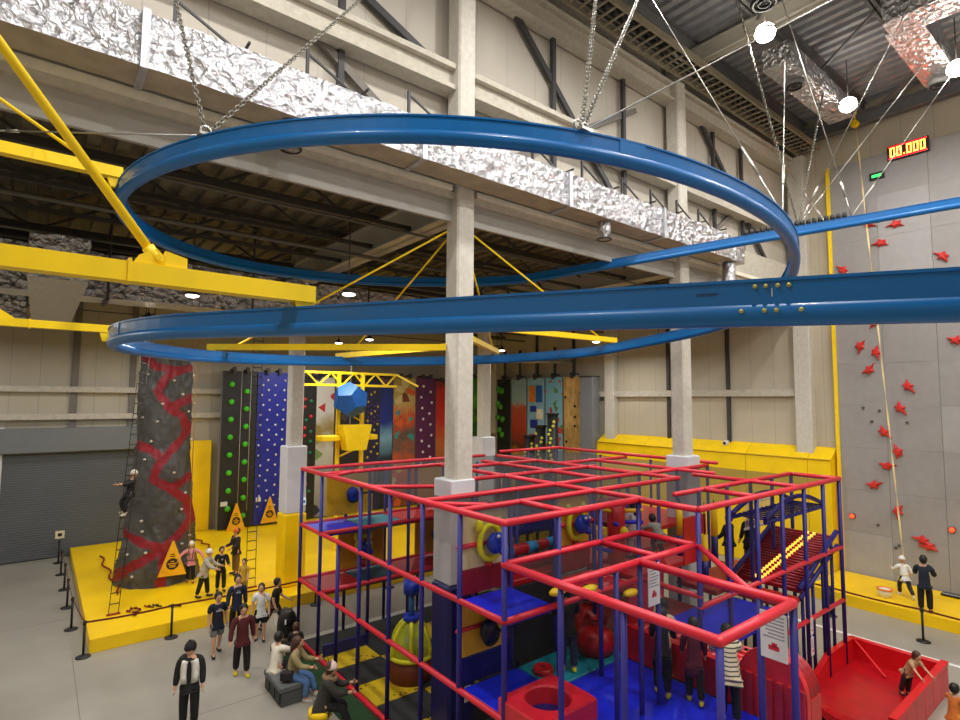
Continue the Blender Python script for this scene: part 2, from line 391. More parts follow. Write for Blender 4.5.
# small camera on wall padding
t=thing('security_camera','small white wall camera above the yellow padded ledge','camera',(23.9,12.45,4.75))
MB().cyl((23.98,12.45,4.8),(23.7,12.45,4.78),.1,n=12).build('housing',M_white,t); MB().cyl((23.7,12.45,4.78),(23.66,12.45,4.775),.06,n=12).build('lens',M_black,t)
# foil ducts
M_foil = bpy.data.materials.new('crinkled_foil'); M_foil.use_nodes=True
nt=M_foil.node_tree; b_=nt.nodes['Principled BSDF']; b_.inputs['Metallic'].default_value=1; b_.inputs['Roughness'].default_value=.28; b_.inputs['Base Color'].default_value=(.58,.58,.61,1)
tc=nt.nodes.new('ShaderNodeTexCoord'); vo=nt.nodes.new('ShaderNodeTexVoronoi'); vo.inputs['Scale'].default_value=6; no=nt.nodes.new('ShaderNodeTexNoise'); no.inputs['Scale'].default_value=8; no.inputs['Distortion'].default_value=1.5; no.inputs['Detail'].default_value=5
nt.links.new(tc.outputs['Object'],vo.inputs['Vector']); nt.links.new(tc.outputs['Object'],no.inputs['Vector'])
ad=nt.nodes.new('ShaderNodeMath'); ad.operation='ADD'; nt.links.new(vo.outputs['Distance'],ad.inputs[0]); nt.links.new(no.outputs['Fac'],ad.inputs[1])
bp=nt.nodes.new('ShaderNodeBump'); bp.inputs['Strength'].default_value=.9; bp.inputs['Distance'].default_value=.08; nt.links.new(ad.outputs[0],bp.inputs['Height']); nt.links.new(bp.outputs[0],b_.inputs['Normal'])
M_foilb = mat('underside_dark_reflection',(176,164,142),.75,var=.15,scale=3)  # dark reflection in the dull foil, put into the underside colour
def duct(b,x0,x1,y0,y1,z0,z1,step=.16,amp=.035,axis='x',under=True):
    L=x1-x0; n=max(2,int(L/step)); rings=[]; my=max(2,int((y1-y0)/.2)); mz=max(2,int((z1-z0)/.16))
    per=[(y0,z0+(z1-z0)*i/mz) for i in range(mz)]+[(y0+(y1-y0)*i/my,z1) for i in range(my)]+[(y1,z1-(z1-z0)*i/mz) for i in range(mz)]+[(y1-(y1-y0)*i/my,z0) for i in range(my)]
    for i in range(n+1):
        x=x0+L*i/n; rg=[]
        for (yy,zz) in per:
            q=noise.noise_vector(Vector((x*3.3,yy*3.7,zz*3.7)))*amp + noise.noise_vector(Vector((x*8,yy*8,zz*8)))*amp*.5
            k = .35 if abs(zz-z0)<1e-6 else 1
            p=(x+q.x*k,yy+q.y*k,zz+q.z*k); rg.append(p if axis=='x' else (p[1],p[0],p[2]))
        rings.append(rg)
    f0=len(b.f); b.loft(rings,smooth=False)
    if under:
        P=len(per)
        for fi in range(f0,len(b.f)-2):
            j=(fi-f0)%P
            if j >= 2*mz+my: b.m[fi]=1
    return b
t=thing('foil_duct','long foil wrapped air duct along the upper wall','duct',(5,8.8,11.1))
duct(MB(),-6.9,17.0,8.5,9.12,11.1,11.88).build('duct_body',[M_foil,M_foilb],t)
for x in (.9,5.4,9.4,13.2): MB().boxm((x-.05,8.44,11.06),(x+.05,9.14,11.9)).build('strap',mat('foil_tape',(190,190,196),.4,metal=.6),t)
for x,y in ((10.95,8.75),(3.0,8.75)):
    d=MB().cyl((x,y,11.12),(x,y,10.66),.17,n=18).build('spout',M_foil,t); MB().torus((x,y,10.66),.17,.02,n=18).cyl((x,y,10.68),(x,y,10.665),.15,n=16).build('grille',M_black,d)
for x in (-.5,1.3,3.3,5.3,8.6,10.3,11.9,13.2,14.5,15.7):
    h=MB(); h.beam((x,8.9,11.85),(x,8.9,12.55),.05,.05); h.beam((x,8.9,12.48),(x+.95,8.9,12.02),.035,.035); h.beam((x+.95,8.5,12.02),(x+.95,9.6,12.02),.035,.035)
    h.build('hanger',M_dark,t)
t=thing('foil_duct','vertical foil duct drop at the far end of the upper wall','duct',(17.4,8.8,9.6))
duct(MB(),17.0,17.9,8.55,9.1,11.1,11.7,under=False).build('elbow',[M_foil],t)
MB().cyl((17.3,8.8,11.2),(17.3,8.8,9.2),.2,n=16).build('drop_pipe',M_foil,t)
t=thing('foil_duct','crinkled foil duct under the dark low roof','duct',(3,16.5,8.9))
duct(MB(),-6.9,10.2,16.2,17.2,9.05,10.15,.25,.06,under=False).build('duct_body',[M_foil],t)
for x in (-2,1.2,4.6,8.2): MB().cyl((x,16.1,9.0),(x,16.1,11.6),.03,n=6).boxm((x-.04,16.08,8.98),(x+.04,17.3,9.04)).build('hanger',M_dark,t)
t=thing('foil_duct','dull foil duct with a side branch at the left under the low roof','duct',(0,13,8.5))
duct(MB(),-6.9,-.4,20.6,21.8,8.9,10.1,.25,.06,under=False).build('duct_body',[M_foil],t)
duct(MB(),14.0,24.0,-.3,.7,9.0,9.9,.3,.05,axis='y',under=False).build('branch',[M_foil],t)
t=thing('foil_duct','straight foil duct under the high roof near the corner','duct',(18.6,6.6,16.3))
duct(MB(),16.2,21.2,6.3,7.05,16.3,16.9,.2,.04,under=False).build('duct_body',[M_foil],t)
t2=thing('foil_duct','elbowed foil duct under the high roof above the speed wall','duct',(18.6,3.9,16.3))
duct(MB(),17.1,20.9,3.5,4.3,16.3,17.0,.2,.04,under=False).build('duct_body',[M_foil],t2); duct(MB(),-5.9,4.2,16.5,17.4,16.3,17.0,.3,.04,axis='y',under=False).build('branch',[M_foil],t2)
for tt,x,y in ((t,17.5,6.7),(t2,20.8,3.95)):
    d=MB().cyl((x,y,16.32),(x,y,16.16),.27,n=20).build('diffuser',mat('diffuser_grey',(120,120,120),.5),tt); MB().torus((x,y,16.15),.2,.035,n=20).cyl((x,y,16.17),(x,y,16.155),.1,n=12).build('grille',M_black,d)
t=thing('air_diffuser','round air diffuser in the high roof by the brightest lamp','diffuser',(13.3,5.7,16.2))
MB().cyl((13.3,5.7,17.6),(13.3,5.7,16.3),.2,n=14).build('neck',M_purl,t); MB().torus((13.3,5.7,16.26),.27,.05,n=22).torus((13.3,5.7,16.24),.14,.03,n=18).build('ring',M_black,t)
# cable tray along the top of the upper wall
t=thing('cable_tray','ladder cable tray running along the top of the upper wall','cable tray',(8,8.6,16.7))
M_tray=mat('tray_steel',(150,142,120),.5,metal=.3)
for y in (8.3,9.05): MB().boxm((2.0,y-.03,16.6),(23.8,y+.03,16.8)).build('side_rail',M_tray,t)
r0=MB().boxm((-.035,8.33,16.64),(.035,9.02,16.68)).build('rung',M_tray,t)
r0.location=(2.3-8,0,0)
me=r0.data
for v in me.vertices: v.co = (v.co.x+8, v.co.y, v.co.z)
for i in range(1,62): dpart(r0,t,(2.3-8+i*.35,0,0))
for k,y in enumerate((8.5,8.7,8.85)): MB().cyl((2,y,16.72),(23.8,y,16.72),.04,n=6).build('cable',M_black,t)
# ================================================================== blue zip-coaster track
Rh=Vector((sin(yaw),-cos(yaw),0)); Fh=Vector((cos(yaw),sin(yaw),0))
S=.945   # the loops hang a little nearer than first measured
RC=(Rh*(-.36)+Fh*11.1)*S; RR=5.87*S
def SCP(x,y,z): return (x*S,y*S,6.6+(z-6.6)*S)
def ring_pt(th,z): a=math.radians(th); p=RC+(Rh*cos(a)+Fh*sin(a))*RR; return Vector((p.x,p.y,z))
ZS=[(70,10.33),(80,10.28),(99,10.24),(135,10.03),(159,9.84),(180,9.70),(200,9.56),(228,9.39),(242,9.33),(258,9.27),(266,9.245),(281,9.17),(290,9.12),(298,9.06),(310,8.98),(320,8.92),(332,8.80),(347,8.57),(360,8.42),(372,8.31),(382,8.26),(398,8.16),(410,8.01),(440,7.86),(494,7.66),(530,7.53),(563,7.47),(586,7.42),(600,7.385)]
def zs(th):
    for (a,za),(b,zb) in zip(ZS,ZS[1:]):
        if a<=th<=b: return 6.6+(za+(zb-za)*(th-a)/(b-a)-6.6)*S
path=[]
def tang(th,sgn): a=math.radians(th); return (Rh*(-sin(a))+Fh*cos(a))*sgn
p70=ring_pt(70,0); d70=tang(70,-1)
for i in range(20,0,-1):
    s=i*1.0; q=p70+d70*s; path.append(Vector((q.x,q.y,6.6+3.73*S+.103*s)))
NTH=178
zl=[zs(70+ (530)*i/NTH) for i in range(NTH+1)]
for _ in range(6): zl=[zl[0]]+[(zl[i-1]+2*zl[i]+zl[i+1])/4 for i in range(1,NTH)]+[zl[-1]]
for i in range(NTH+1): path.append(ring_pt(70+530*i/NTH,zl[i]))
p240=ring_pt(600,0); d240=tang(600,1)
for i in range(1,26):
    s=i*.5; q=p240+d240*s; path.append(Vector((q.x,q.y,6.6+.785*S-.038*s)))
def sweep(b,path,prof,mi=0):
    rings=[]
    for i,p in enumerate(path):
        t=(path[min(i+1,len(path)-1)]-path[max(i-1,0)]); t.z=0; t.normalize(); l=Vector((t.y,-t.x,0))
        rings.append([tuple(p+l*a+Vector((0,0,c))) for a,c in prof])
    return b.loft(rings,mi=mi,smooth=True)
t=thing('zip_coaster_track','blue overhead coaster rail looping twice round the big column','track',tuple(path[100]))
prof=[(.069*cos(2*PI*k/14),-.06+.069*sin(2*PI*k/14)) for k in range(14)]
sweep(MB(),path,prof).build('rail_tube',M_blue,t)
w=MB(); sweep(w,path,[(-.048,-.03),(.048,-.03),(.048,.12),(-.048,.12)]); w.sm=[False]*len(w.sm); 
w.build('web_plate',M_blue,t)
w=MB(); sweep(w,path,[(-.06,.11),(.06,.11),(.06,.127),(-.06,.127)]); w.sm=[False]*len(w.sm); w.build('top_flange',M_blue,t)
# bolted joint on the near straight
ol=Vector((d240.y,-d240.x,0)); 
if (ol.dot(-p240))<0: ol=-ol
bm_=mat('brass_bolt',(196,190,110),.35,metal=.5)
def near_pt(s,dz): q=p240+d240*s*S; return Vector((q.x,q.y,6.6+.785*S-.038*s*S+dz))
for s,dz,o_ in ((5.66,.085,.05),(5.715,.085,.05),(5.775,.085,.05),(5.83,.085,.05),(5.587,-.05,.07),(5.705,-.05,.07),(5.765,-.05,.07),(5.885,-.05,.07)):
    c=near_pt(s,dz)+ol*o_; MB().cyl(c-ol*.005,c+ol*.014,.012,n=8).sphere(c+ol*.014,.009,8,4).build('bolt',bm_,t)
c=near_pt(5.745,.05)+ol*.0505; MB().beam(c-Vector((0,0,.022)),c+Vector((0,0,.022)),.004,.006,up=tuple(ol)).build('joint_mark',M_white,t)
for s in (5.36,5.4,5.44): 
    c=near_pt(s,.055)+ol*.051; MB().beam(c-d240*.02,c+d240*.02,.003,.012).build('stamp',mat('worn_print',(16,62,110),.6),t)
# joint sleeves around the loops and the brush buffer on the entry rail
for th in (200,290,385,450,520,585):
    i=int((th-70)/530*NTH)+20; w=MB(); sweep(w,path[i:i+2],[(-.058,-.02),(.058,-.02),(.058,.12),(-.058,.12)]); w.sm=[False]*len(w.sm); w.build('sleeve',M_blue,t)
def entry_pt(s): q=p70+d70*s*S; return Vector((q.x,q.y,6.6+3.73*S+.103*s*S))
bz=MB().cyl((0,0,0),(0,0,.14),.065,.05,n=8).build('brush',M_black,t)
for i in range(18):
    q=entry_pt(5.85+i*.135)+Vector((0,0,.11))-Vector(t.location)
    if i==0: bz.location=q; 
    if i==0:
        for v in bz.data.vertices: v.co=v.co+Vector(t.location)
    else: dpart(bz,t,q)
# yellow support arms
def arm(name_label,p0,p1,w,rods=(),bracket=True,plate=None):
    p0,p1=Vector(p0),Vector(p1); d=(p1-p0).normalized()
    a=thing('support_arm',name_label,'support arm',tuple(p0))
    MB().beam(p0,p1,w,w).build('beam',M_yel,a)
    if bracket:
        e=p1-d*.1; s=Vector((d.y,-d.x,0)).normalized(); z=Vector((0,0,1))
        k=MB()
        for o_ in (-.035,.035):
            c=e+s*o_-z*(w/2)
            k.prism([(-.07,0),(.07,0),(.03,-.13),(-.03,-.13)],-.008,.008,'y')
            n=len(k.v)-8
            for i in range(n,len(k.v)):
                q=k.v[i]; k.v[i]=tuple(c+d*q[0]+s*q[1]+z*q[2])
        k.build('bracket',M_yel,a)
    if plate is not None:
        for pp in plate:
            pp=Vector(pp); MB().beam(pp-d*.012,pp+d*.012,w*1.18,w*1.18).build('collar',M_yel,a)
    for r0,r1,rr in rods:
        r0,r1=Vector(r0),Vector(r1); rd=(r1-r0).normalized()
        MB().cyl(r0,r1,rr,n=10).build('tie_rod',M_yel,a)
    return a
A1=arm('thick yellow support arm holding the near blue rail',SCP(-6.9,5.03,7.585),SCP(1.98,5.03,7.575),.145,rods=[(SCP(.62,5.03,7.80),SCP(-4.6,5.03,14.86),.033)],plate=[SCP(.5,5.03,7.585)])
yA=5.03*S
def zA(z): return 6.6+(z-6.6)*S
k=MB().prism([(x*S,zA(z)) for x,z in ((.52,7.65),(.56,7.72),(.68,7.79),(.82,7.65))],yA-.04,yA+.04,'y').prism([(x*S,zA(z)) for x,z in ((.74,7.65),(.74,7.78),(.9,7.74),(.9,7.65))],yA-.045,yA+.045,'y'); k.cyl(SCP(.69,4.965,7.72),SCP(.69,5.095,7.72),.022,n=8).build('clevis',M_yel,A1)
MB().cyl(SCP(.62,5.03,7.80),SCP(.74,5.03,7.65),.045,.05,n=10).build('rod_end',M_yel,A1)
arm('upper yellow support arm reaching the left side of the top loop',SCP(-6.9,8.95,9.70),SCP(.76,8.95,9.70),.14,rods=[(SCP(.42,8.95,9.76),SCP(-4.8,8.95,12.73),.022)])
A3=arm('thin yellow support arm ending at the left tip of the lower loop',SCP(-6.9,10.2,7.66),SCP(.86,10.2,7.66),.106,plate=[SCP(-.15,10.2,7.66)])
k=MB().prism([(x*S,zA(z)) for x,z in ((-.75,7.71),(-.65,7.83),(-.5,7.85),(-.3,7.71))],10.16*S,10.24*S,'y').build('clevis',M_yel,A3)
def fromcol(th,z0,dz,label,ext=.35):
    z0=6.6+(z0-6.6)*S; c=Vector((6.93,9.4,z0)); e=ring_pt(th,z0+dz); d=Vector((e.x-c.x,e.y-c.y,0)).normalized(); e2=e+d*ext
    s=c+d*.28
    top=Vector((6.93,9.4,10.25))+d*.24
    return arm(label,s,e2,.13,rods=[(top,e-d*.35+Vector((0,0,.06)),.022)])
fromcol(163,7.78,.02,'yellow support arm from the big column to the far left of the lower loop')
fromcol(127,7.82,.04,'yellow support arm from the big column to the back of the lower loop')
fromcol(82,8.10,.02,'short visible yellow support arm just right of the big column')
fromcol(48,8.30,.02,'yellow support arm from the big column to the right end of the lower loop')
# chains and cables
M_chain=mat('dull_chain',(120,116,106),.5,metal=.5)
def chain(p0,p1,label,link=.1,r=.008,rod=None,group=None):
    p0,p1=Vector(p0),Vector(p1); d=p1-p0; L=d.length; d.normalize(); n=max(2,int(L/(link*.72)))
    x=d.orthogonal().normalized(); y=d.cross(x); b=MB()
    for i in range(n):
        c=p0+d*(L*(i+.5)/n); u=x if i%2 else y
        b.tube([c+d*(cos(2*PI*k/8)*link*.5)+u*(sin(2*PI*k/8)*link*.26) for k in range(8)],r,4,closed=True)
    o=b.build('hanging_chain',M_chain); tag(o,label,'chain',group); return o
def cable(p0,p1,label,r=.008,m=None):
    t=thing('steel_cable',label,'cable',tuple(p1))
    p0,p1=Vector(p0),Vector(p1); d=(p1-p0)
    MB().cyl(p0,p0+d*.86,r,n=6).build('wire',m or M_steel,t); q=p0+d*.86
    MB().cyl(q,q+d*.06,r*2.2,n=8).build('turnbuckle',M_steel,t); MB().cyl(q+d*.06,p1,r*1.3,n=6).build('hook',M_steel,t)
    return t
TT=.14
tn=ring_pt(283.5,zs(283.5)+TT)      # clamp on the near top loop
cl=thing('rail_clamp','shackle clamp on top of the near upper loop where the chains meet','clamp',tuple(tn))
MB().box(tn,(.16,.16,.03)).build('plate',M_steel,cl)
for dx in (-.05,.05): MB().torus(tn+Vector((dx,0,.05)),.05,.014,axis=(0,1,0),n=14,k=6).build('shackle',M_steel,cl)
chain(tn,(9.6,7.6,17.4),'steel chain from the near loop clamp, steepest of its pair to the roof')
chain(tn,(11.3,7.4,17.4),'steel chain leaning right from the near loop clamp to the roof')
cable(tn,(13.2,1.0,15.5),'taut steel cable running to the right from the near loop clamp',.009)
tl=ring_pt(243,zs(243)+TT)
cl=thing('rail_clamp','shackle clamp on the upper loop at its left front','clamp',tuple(tl))
MB().box(tl,(.14,.14,.03)).build('plate',M_steel,cl); MB().torus(tl+Vector((0,0,.05)),.05,.014,axis=(0,1,0),n=14,k=6).build('shackle',M_steel,cl)
chain(tl,(1.05,8.2,12.6),'steel chain rising left from the clamp at the left front of the loop')
chain(tl,(5.4,9.1,15.5),'steel chain rising right across the foil duct from the clamp at the left front')
cable(tl,(-.62,9.15,9.97),'thin horizontal cable running left from the clamp at the left front',.01)
tr=ring_pt(318,zs(318)+TT)
cable((9.5,7.5,17.5),tr,'steel cable slanting down from the upper left to the right shoulder of the loop',.009)
cable((17.2,6.8,17.5),tr,'steel cable slanting down from the upper right to the right shoulder of the loop',.009)
e7=entry_pt(7.1)+Vector((0,0,TT)); e10=entry_pt(8.3)+Vector((0,0,TT)); e8=entry_pt(7.7)+Vector((0,0,TT))
cable((15.6,2.6,17.4),e7,'long pale cable from the high roof down to the buffer brushes',.011)
cable((20.3,3.6,17.4),e7,'cable from the elbowed duct area down to the brushes, lower of two parallel ones',.009)
cable((20.9,2.9,17.4),e10,'cable from the elbowed duct area down to the rail, upper of two parallel ones',.009)
cable((14.6,5.9,17.4),e10,'nearly upright cable above the rail by the yellow edge of the speed wall',.012)
chain((18.9,6.4,16.4),e7,'chain hanging by the straight roof duct down to the brushes')
cable((22.8,9.0,15.6),e8,'cable from the far wall corner down to the entry rail',.012)
chain((13.6,6.6,17.4),e7,'dark chain from the brightest lamp area down to the brushes',.1,.01)
# ================================================================== soft play frame
T, L2, L1 = 4.66, 3.14, 1.66
XA, YF, YB, YR, XR = 5.87, 6.72, 15.3, 5.45, 16.05
M_net=netmat('black_netting',(16,16,20),.16); M_nett=netmat('black_roof_netting',(16,14,20),.62)
frame=thing('soft_play_frame','three storey soft play frame of red padded rails and indigo posts around the big column','play frame',(11,10,0))
def post(x,y,z1,z0=0.0,r=.046): MB().cyl((x,y,z0),(x,y,z1),r,n=10).build('post',M_post,frame)
for y in (15.3,13.93,11.7,10.35,9.1,7.9,6.72): post(XA,y,T)
post(XA,12.85,L2)
for x in (7.1,8.2,9.37): post(x,YF,T)
for x in (9.37,10.45,11.6,12.75,13.9,15.0,16.05): post(x,YR,T)
for x,y in ((7.25,13.93),(8.5,13.93),(9.7,13.93),(11.0,13.93),(7.2,15.3),(8.5,15.3),(9.7,15.3),(11.2,15.3),(13.0,15.3),(14.5,15.3),(16.05,15.3)): post(x,y,T)
for x in (7.1,8.3,9.5,10.7,11.9,12.75): post(x,7.95,T); post(x,9.1,T)
for x in (9.5,11.2,12.75): post(x,10.9,T)
for y in (9.0,11.0,13.1): post(16.05,y,T)
post(12.75,13.0,T); post(14.4,9.0,T)
for x,y in ((16.05,6.6),(14.9,6.6),(13.75,6.6),(12.6,6.6),(11.4,6.6)): post(x,y,T)
for x,y in ((XA,5.52),(XA,4.45),(XA,3.2),(7.1,5.52),(7.72,5.52),(7.7,3.62),(7.7,3.2),(8.2,5.52)): post(x,y,4.02,r=.044)
def rail(p0,p1,r=.054,knobs=True):
    MB().cyl(p0,p1,r,n=10).sphere(p0,r*1.02,10,6).sphere(p1,r*1.02,10,6).build('rail',M_rail,frame)
def rx(y,z,x0,x1,r=.054): rail((x0,y,z),(x1,y,z),r)
def ry(x,z,y0,y1,r=.054): rail((x,y0,z),(x,y1,z),r)
ry(XA,T,YF,YB,.058); rx(YF,T,XA,9.37,.06); ry(9.37,T,YR,YF,.06); rx(YR,T,9.37,XR,.06)
rx(YB,T,XA,12.4); ry(XR,T,YR,6.6); rx(6.62,T,10.5,XR); ry(13.75,T,YR,8.1); ry(11.6,T,YR,6.62)
rx(9.1,T,XA,12.75); rx(7.95,T,XA,12.8); rx(10.9,T,8.5,13.1); ry(9.5,T,YF,13.9); ry(12.75,T,7.95,15.0)
ry(7.35,T,YF,7.95); rx(15.1,T+.12,13.0,XR); ry(XR,T+.1,8.7,15.1); ry(14.4,T,7.9,12.2); rx(13.93,T,XA,9.7)
rail((XA,13.4,T),(7.0,14.1,T),.045); rail((XA,11.3,T),(7.2,10.4,T),.045); rail((XA,8.75,T),(6.6,8.1,T),.045); ry(11.2,T,9.1,13.9)
rx(13.0,T,9.5,12.75); rx(12.0,T,12.75,16.05); rx(9.0,T,12.75,16.05)
ry(XA,L2,YF,YB); rx(YF,L2,XA,7.1); rx(13.93,L2,XA,11.0); rx(YF,L2,7.1,9.37,.05); rx(YR,2.95,9.37,XR,.05); rx(YR,L1,9.37,XR,.05)
ry(XA,L1,3.2,YB); rx(13.93,L1,XA,11.0); ry(XA,.07,3.2,YB,.06); rx(YB,L1,XA,11); rx(YB,L2,XA,12)
rx(YF,4.02,XA,9.37,.056); ry(9.37,4.02,YR,YF,.056); rx(5.52,4.02,7.72,9.37,.056); rx(5.52,4.02,XA,7.72,.056)
ry(XA,4.02,3.2,YF,.062); rx(3.2,4.02,XA,7.7,.064); ry(7.7,4.02,3.2,5.52,.062); ry(8.2,4.02,5.52,YF,.05); rail((9.37,YR,4.02),(7.7,3.72,4.02),.05)
rx(7.95,4.02,XA,6.6,.04); rx(7.95,2.6,XA,6.5,.04); rx(7.95,4.05,8.3,9.5,.04); rx(7.95,L2,9.5,12.75,.045); ry(9.37,L2,YR,YF,.05)
rx(9.1,L1,7.1,12.75,.045); rx(11.5,L2,13.0,16.05,.045)
# netting
def net(vs,m=M_net): MB().add(vs,[(0,1,2,3)]).build('netting',m,frame)
net([(XA,3.2,.1),(XA,YF,.1),(XA,YF,4.0),(XA,3.2,4.0)]); net([(XA,YF,.1),(XA,YB,.1),(XA,YB,T),(XA,YF,T)],netmat('thin_netting',(20,20,30),.09))
net([(XA,YF,4.05),(9.37,YF,4.05),(9.37,YF,T),(XA,YF,T)],M_net); net([(9.37,YR,2.0),(XR,YR,2.0),(XR,YR,T),(9.37,YR,T)],netmat('thin_netting',(20,20,30),.09))
net([(7.7,3.2,1.7),(7.7,5.52,1.7),(7.7,5.52,4.0),(7.7,3.2,4.0)],M_net)
net([(XA,YF,T-.03),(9.37,YF,T-.03),(9.37,YB,T-.03),(XA,YB,T-.03)],M_nett); net([(9.37,YR,T-.03),(XR,YR,T-.03),(XR,9.0,T-.03),(9.37,9.0,T-.03)],M_nett); net([(9.37,9.0,T-.03),(XR,9.0,T-.03),(XR,YB,T-.03),(9.37,YB,T-.03)],M_nett)
net([(9.5,10.9,.1),(12.75,10.9,.1),(12.75,10.9,T),(9.5,10.9,T)],netmat('dense_netting',(14,14,18),.55)); net([(7.1,9.12,.1),(9.5,9.12,.1),(9.5,9.12,T),(7.1,9.12,T)],netmat('dense_netting',(14,14,18),.55))
net([(12.75,9.1,.1),(12.75,15.2,.1),(12.75,15.2,T),(12.75,9.1,T)],netmat('dense_netting',(14,14,18),.55))
net([(XA,15.27,.1),(12,15.27,.1),(12,15.27,1.6),(XA,15.27,1.6)],netmat('netting_and_shade',(16,18,16),.4)); net([(XA,5.52,3.98),(9.37,5.52,3.98),(9.37,YF,3.98),(XA,YF,3.98)],netmat('netting_and_shade',(16,18,16),.4)); net([(XA,3.2,3.98),(7.7,3.2,3.98),(7.7,5.52,3.98),(XA,5.52,3.98)],M_net)  # first sheet, low at the back, is added to darken the shaded bottom
# decks
M_teal=mat('teal_vinyl',(12,134,152),.45,var=.05); M_blkv=mat('black_vinyl',(24,24,28),.6)
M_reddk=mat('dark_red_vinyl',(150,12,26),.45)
def deck(x0,x1,y0,y1,z,m,th=.12): MB().bbox(((x0+x1)/2,(y0+y1)/2,z-th/2),(x1-x0,y1-y0,th),.02).build('deck',m,frame)
deck(5.95,7.15,13.98,15.22,L2,M_bluev); deck(7.17,8.4,13.98,15.22,L2,M_teal); deck(8.42,12.4,13.98,15.22,L2,M_redv)
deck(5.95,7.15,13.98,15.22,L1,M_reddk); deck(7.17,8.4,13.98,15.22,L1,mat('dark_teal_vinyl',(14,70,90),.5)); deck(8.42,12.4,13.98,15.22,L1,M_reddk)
deck(5.95,7.04,6.78,7.92,L2,M_bluev); deck(8.3,9.3,6.8,7.9,L2-.08,M_redv); deck(9.55,12.7,6.95,9.0,L2-.05,M_redv); deck(7.2,9.4,8.1,9.0,L2,M_redv)
deck(9.45,12.95,5.52,6.9,2.05,M_bluev); deck(12.98,13.7,5.52,7.0,2.2,M_redv); deck(12.98,16.0,7.12,8.2,2.05,M_redv); deck(12.8,16.0,9.1,13.0,L2,M_redv); deck(9.6,12.7,11.0,13.85,L2,M_bluev)
deck(5.95,9.12,3.25,6.92,L1,M_bluev,.16); deck(5.95,7.2,6.95,7.9,L1,M_bluev); deck(7.22,8.35,6.95,7.9,L1,M_teal); deck(8.37,9.3,6.95,7.9,L1,M_teal); deck(9.4,12.7,7.0,9.0,L1,M_reddk)
def skirt(p0,p1,z0,z1,m,name='side_panel',th=.06): MB().beam(Vector((p0[0],p0[1],(z0+z1)/2)),Vector((p1[0],p1[1],(z0+z1)/2)),th,z1-z0).build(name,m,frame)
skirt((5.98,8.02),(7.1,8.02),3.16,3.58,M_reddk); skirt((5.98,7.99),(7.1,7.99),1.66,2.1,M_navyv); skirt((8.32,8.02),(9.4,8.02),3.1,3.6,M_reddk)
skirt((7.12,8.02),(8.4,8.02),1.7,3.05,M_blkv); skirt((5.98,13.82),(7.2,13.82),.06,.36,M_navyv,th=.1)
skirt((9.22,4.2),(9.22,6.9),1.66,2.26,M_redv,th=.14); skirt((9.3,6.95),(10.5,6.95),1.66,3.0,M_redv); skirt((7.15,3.26),(9.1,3.26),1.5,1.66,M_navyv)
skirt((9.62,5.9),(10.4,5.9),3.55,4.4,M_redv,th=.03)
for x0,x1 in ((9.4,10.8),(10.82,12.2)): skirt((x0,5.6),(x1,5.6),.1,1.55,M_blkv)
# lit net over the pit behind the low red wall
pit=MB()
for i in range(14):
    y=4.25+i*.2; pit.boxm((9.3,y-.02,2.2),(10.1,y+.02,2.22))
for i in range(5): pit.boxm((9.32+i*.19,4.2,2.22),(9.36+i*.19,6.9,2.235))
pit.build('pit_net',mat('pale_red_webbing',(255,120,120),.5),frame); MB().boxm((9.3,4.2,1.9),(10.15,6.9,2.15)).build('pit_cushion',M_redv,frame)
# floor mats inside
M_mat=bpy.data.materials.new('printed_yellow_foam'); M_mat.use_nodes=True; nt=M_mat.node_tree; b_=nt.nodes['Principled BSDF']; b_.inputs['Roughness'].default_value=.6
tc=nt.nodes.new('ShaderNodeTexCoord'); vo=nt.nodes.new('ShaderNodeTexVoronoi'); vo.inputs['Scale'].default_value=11; no=nt.nodes.new('ShaderNodeTexNoise'); no.inputs['Scale'].default_value=1.6
nt.links.new(tc.outputs['Object'],vo.inputs['Vector']); nt.links.new(tc.outputs['Object'],no.inputs['Vector'])
l1=nt.nodes.new('ShaderNodeMath'); l1.operation='LESS_THAN'; l1.inputs[1].default_value=.34; nt.links.new(vo.outputs['Distance'],l1.inputs[0])
l2=nt.nodes.new('ShaderNodeMath'); l2.operation='GREATER_THAN'; l2.inputs[1].default_value=.53; nt.links.new(no.outputs['Fac'],l2.inputs[0])
mu=nt.nodes.new('ShaderNodeMath'); mu.operation='MULTIPLY'; nt.links.new(l1.outputs[0],mu.inputs[0]); nt.links.new(l2.outputs[0],mu.inputs[1])
mx=nt.nodes.new('ShaderNodeMix'); mx.data_type='RGBA'; mx.inputs[6].default_value=lin((214,180,10))+(1,); mx.inputs[7].default_value=lin((74,30,14))+(1,); nt.links.new(mu.outputs[0],mx.inputs[0]); nt.links.new(mx.outputs[2],b_.inputs['Base Color'])
M_matd=mat('charcoal_foam',(44,46,46),.7,var=.1)
MB().boxm((5.92,3.25,.002),(12.6,15.2,.03)).build('base_mat',mat('dark_base_foam',(40,44,40),.8),frame)
for i in range(3):
    for j in range(7):
        x,y=5.98+i*1.2,6.9+j*1.02
        MB().bbox((x+.59,y+.5,.055),(1.18,1.0,.05),.01).build('floor_tile',M_mat if (i+j)%2==0 else M_matd,frame)
# carpet strip outside
tag(MB().boxm((5.2,3.5,.0),(5.82,15.2,.012)).build('carpet_strip',mat('dark_green_carpet',(22,58,22),.95,bump=.3,bscale=200)),'dark green carpet strip along the left foot of the soft play frame','carpet')
